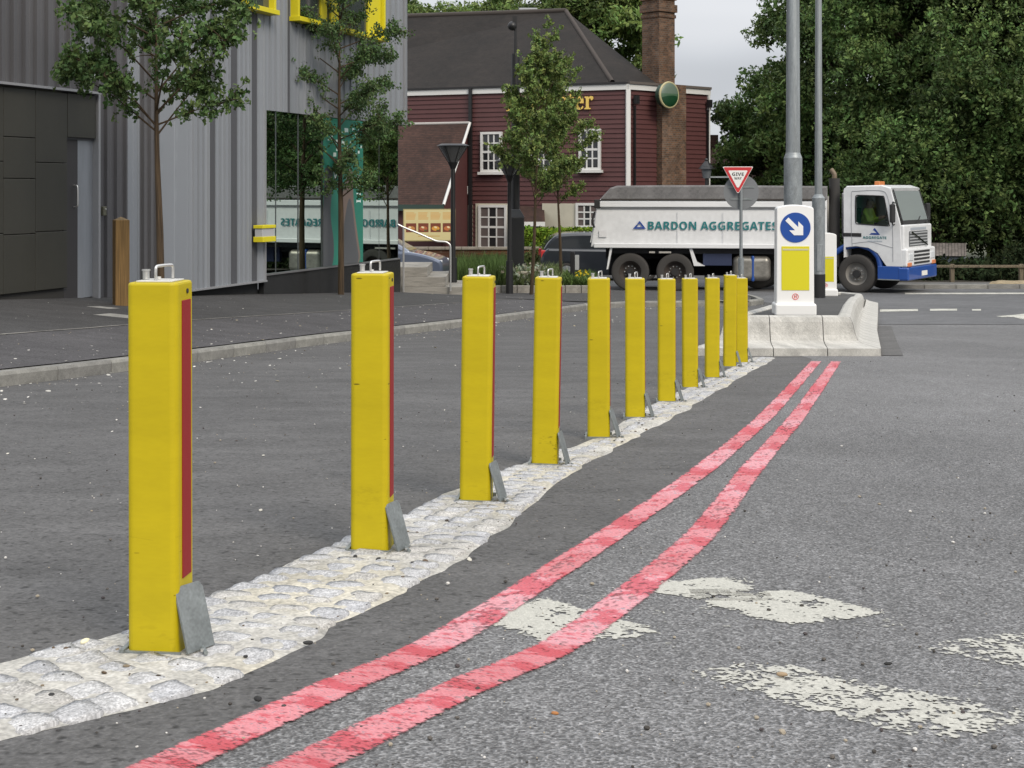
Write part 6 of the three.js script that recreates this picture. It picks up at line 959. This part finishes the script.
  const fl = []; for (let i = 0; i < 420; i++) { const dd = rr(36.1, 38.6); fl.push([V3(px(rr(480, 545), dd), yT + rr(0.0, 0.42), dd), rr(0.6, 1.2)]); } const f1 = crown(fb, 'silver_foliage', leafGeo(5, 0.05, 0.1, 0.5), fl, [0.3, 0.33, 0.26], 0.25, solidLeaf);
  const fy = []; for (let i = 0; i < 34; i++) { const dd = rr(36.1, 37.4); fy.push([V3(px(rr(574, 594), dd), yT + rr(0.02, 0.34), dd), rr(0.5, 1.0)]); } crown(fb, 'yellow_flowers', leafGeo(4, 0.032, 0.05, 0.7), fy, [0.6, 0.48, 0.03], 0.25, solidLeaf);
  const lf = []; for (let i = 0; i < 150; i++) { const dd = rr(34.2, 35.6); lf.push([V3(px(rr(426, 452), dd), walkY(px(438, dd), dd) + rr(0.01, 0.09), dd), rr(0.5, 1.1)]); } const dl = crown(fb, 'fallen_leaves', leafGeo(4, 0.04, 0.06, 0.5), lf, [0.3, 0.13, 0.08], 0.3, solidLeaf);
  // garden flowers in front of the low wall
  leafMass('shrubs', 'low mixed shrubs before the pub garden wall', 'shrubs', 'stuff', [[px(500, 46.8), 46.8, 1.4, 0.4, 0.9, -2.2, 500], [px(540, 47), 47, 0.9, 0.4, 1.2, -2.2, 500]], 0.06, 5, [0.06, 0.09, 0.03], 0.3);
}
// timber rail along the far verge
{
  const d = 41.7, o = thing('timber_rail', 'weathered timber knee rail along the verge right of the truck', 'fence', 0, 0, 0), wm = std(0.26, 0.25, 0.225, 0.9, { map: T.wood }), y0 = P(d) + 0.1, yr = py(265.5, d);
  for (const u of [952, 1021, 1090, 1160]) part(o, 'post', rbox(0.12, yr - y0 + 0.35, 0.12, 0.012, px(u, d), (yr + y0) / 2 - 0.13, -d), wm); for (let k = 0; k < 4; k++) part(o, 'rail', rbox(2.06, 0.08, 0.06, 0.01, px([952, 1021, 1090, 1160][k] - 34, d), yr - 0.02, -d + 0.09), wm);
  setting(mk('verge', ribbon([[10.9, 41.4], [10.9, 43], [10.9, 47], [10.9, 58]], [[60, 41.4], [60, 43], [60, 47], [60, 58]], 20, 40, (x, dd) => P(dd) + 0.12 + 0.1 * sm(42, 46, dd) * wnoise(x * 0.5, dd * 0.5)), std(0.05, 0.042, 0.03, 1, { map: T.conc })), 'verge', 'dark earthy verge under the trees behind the rail', 'verge');
  setting(mk('pavement', ribbon([[10.9, 40.12], [10.9, 41.42]], [[60, 40.12], [60, 41.42]], 4, 60, (x, dd) => P(dd) + 0.125, greyTone(0.85, 1.1, 0.8)), new THREE.MeshStandardMaterial({ color: lin(0.27, 0.265, 0.255), map: T.tar, roughness: 0.95, vertexColors: true })), 'pavement', 'pale grey footway strip before the timber rail', 'pavement');
  seed(231); const kg = setting(new THREE.Group(), 'kerb', 'far kerb along the footway right of the truck', 'kerb'); for (let k = 0; k < 40; k++) { const s = mk('kerb_stone', rbox(0.905, 0.26, 0.14, 0.015), kerbMat[k % 3], kg); s.position.set(11.4 + k * 0.915, P(40.05) + 0.0, -40.05); }
  const sv = mk('sand_patch', ribbon([[px(988, 40.3), 40.25], [px(1000, 41.4), 41.5]], [[px(1065, 40.3), 40.25], [px(1065, 41.4), 41.5]], 8, 12, (x, dd) => P(dd) + 0.135 + 0.1 * sm(40.25, 40.7, dd) * wnoise(x, dd)), std(0.4, 0.33, 0.22, 1, { map: T.mort })); setting(sv, 'sand_patch', 'pale sandy patch on the far footway', 'sand');
  // house glimpsed under the trees and roof behind the pub
  const hd_ = 46.6, hs = thing('far_shed', 'small grey roofed shed glimpsed under the trees beyond the rail', 'shed', px(948, hd_), P(hd_), hd_, -0.3), rm = new THREE.MeshStandardMaterial({ color: lin(0.26, 0.25, 0.25), map: T.roof, roughness: 0.9 }), YS = (v) => py(v, hd_) - P(hd_);
  part(hs, 'wall', box(1.1, YS(254), 1.4, 0, YS(254) / 2, 0), std(0.36, 0.42, 0.48, 0.8)); part(hs, 'roof', extr([[-1.0, YS(254.5)], [1.0, YS(254.5)], [0, YS(243)]], 1.15).rotateY(Math.PI / 2).translate(-0.575, 0, 0), rm); part(hs, 'window', box(0.5, 0.35, 0.04, 0.1, YS(259), 0.71), std(0.45, 0.52, 0.6, 0.2));
  const bd = thing('brown_building', 'brown tiled roof between the pub and the trees', 'building', px(735, 64), P(60), 64, 0.1), yb = P(60), br = new THREE.MeshStandardMaterial({ color: lin(0.12, 0.065, 0.052), map: T.roof, roughness: 0.9 });
  part(bd, 'wall', box(3.2, 3.4, 4, 0.1, 1.7, 0), std(0.12, 0.06, 0.05, 0.9)); part(bd, 'roof', extr([[-2.3, 3.35], [2.3, 3.35], [0, py(146, 64) - yb]], 3.4).rotateY(Math.PI / 2).translate(-1.6, 0, 0), br); part(bd, 'chimney', box(0.5, 0.9, 0.5, -1.1, py(146, 64) - yb + 0.05, 0), br);
  const ln = thing('pub_lantern', 'old style black lantern on a post behind the truck sheet', 'lantern', px(706.5, 46), P(46), 46, 0.3), Y = (v) => py(v, 46) - P(46);
  part(ln, 'post', cyl(0.05, 0.07, Y(178), 0, Y(178) / 2, 0), M.black); part(ln, 'lantern_glass', cyl(0.2, 0.12, 0.42, 0, Y(178) + 0.2, 0, 6), std(0.12, 0.13, 0.14, 0.2)); part(ln, 'lantern_roof', cyl(0.06, 0.27, 0.26, 0, Y(165), 0, 6), M.black); part(ln, 'finial', new THREE.SphereGeometry(0.06, 10, 8).translate(0, Y(160), 0), M.black); part(ln, 'cross_bar', box(0.9, 0.05, 0.05, 0.4, Y(177), 0), M.galvPost);
}
scene.traverse((o) => { if (o.isMesh) { o.castShadow = true; o.receiveShadow = true; } });
renderer.render(scene, camera);
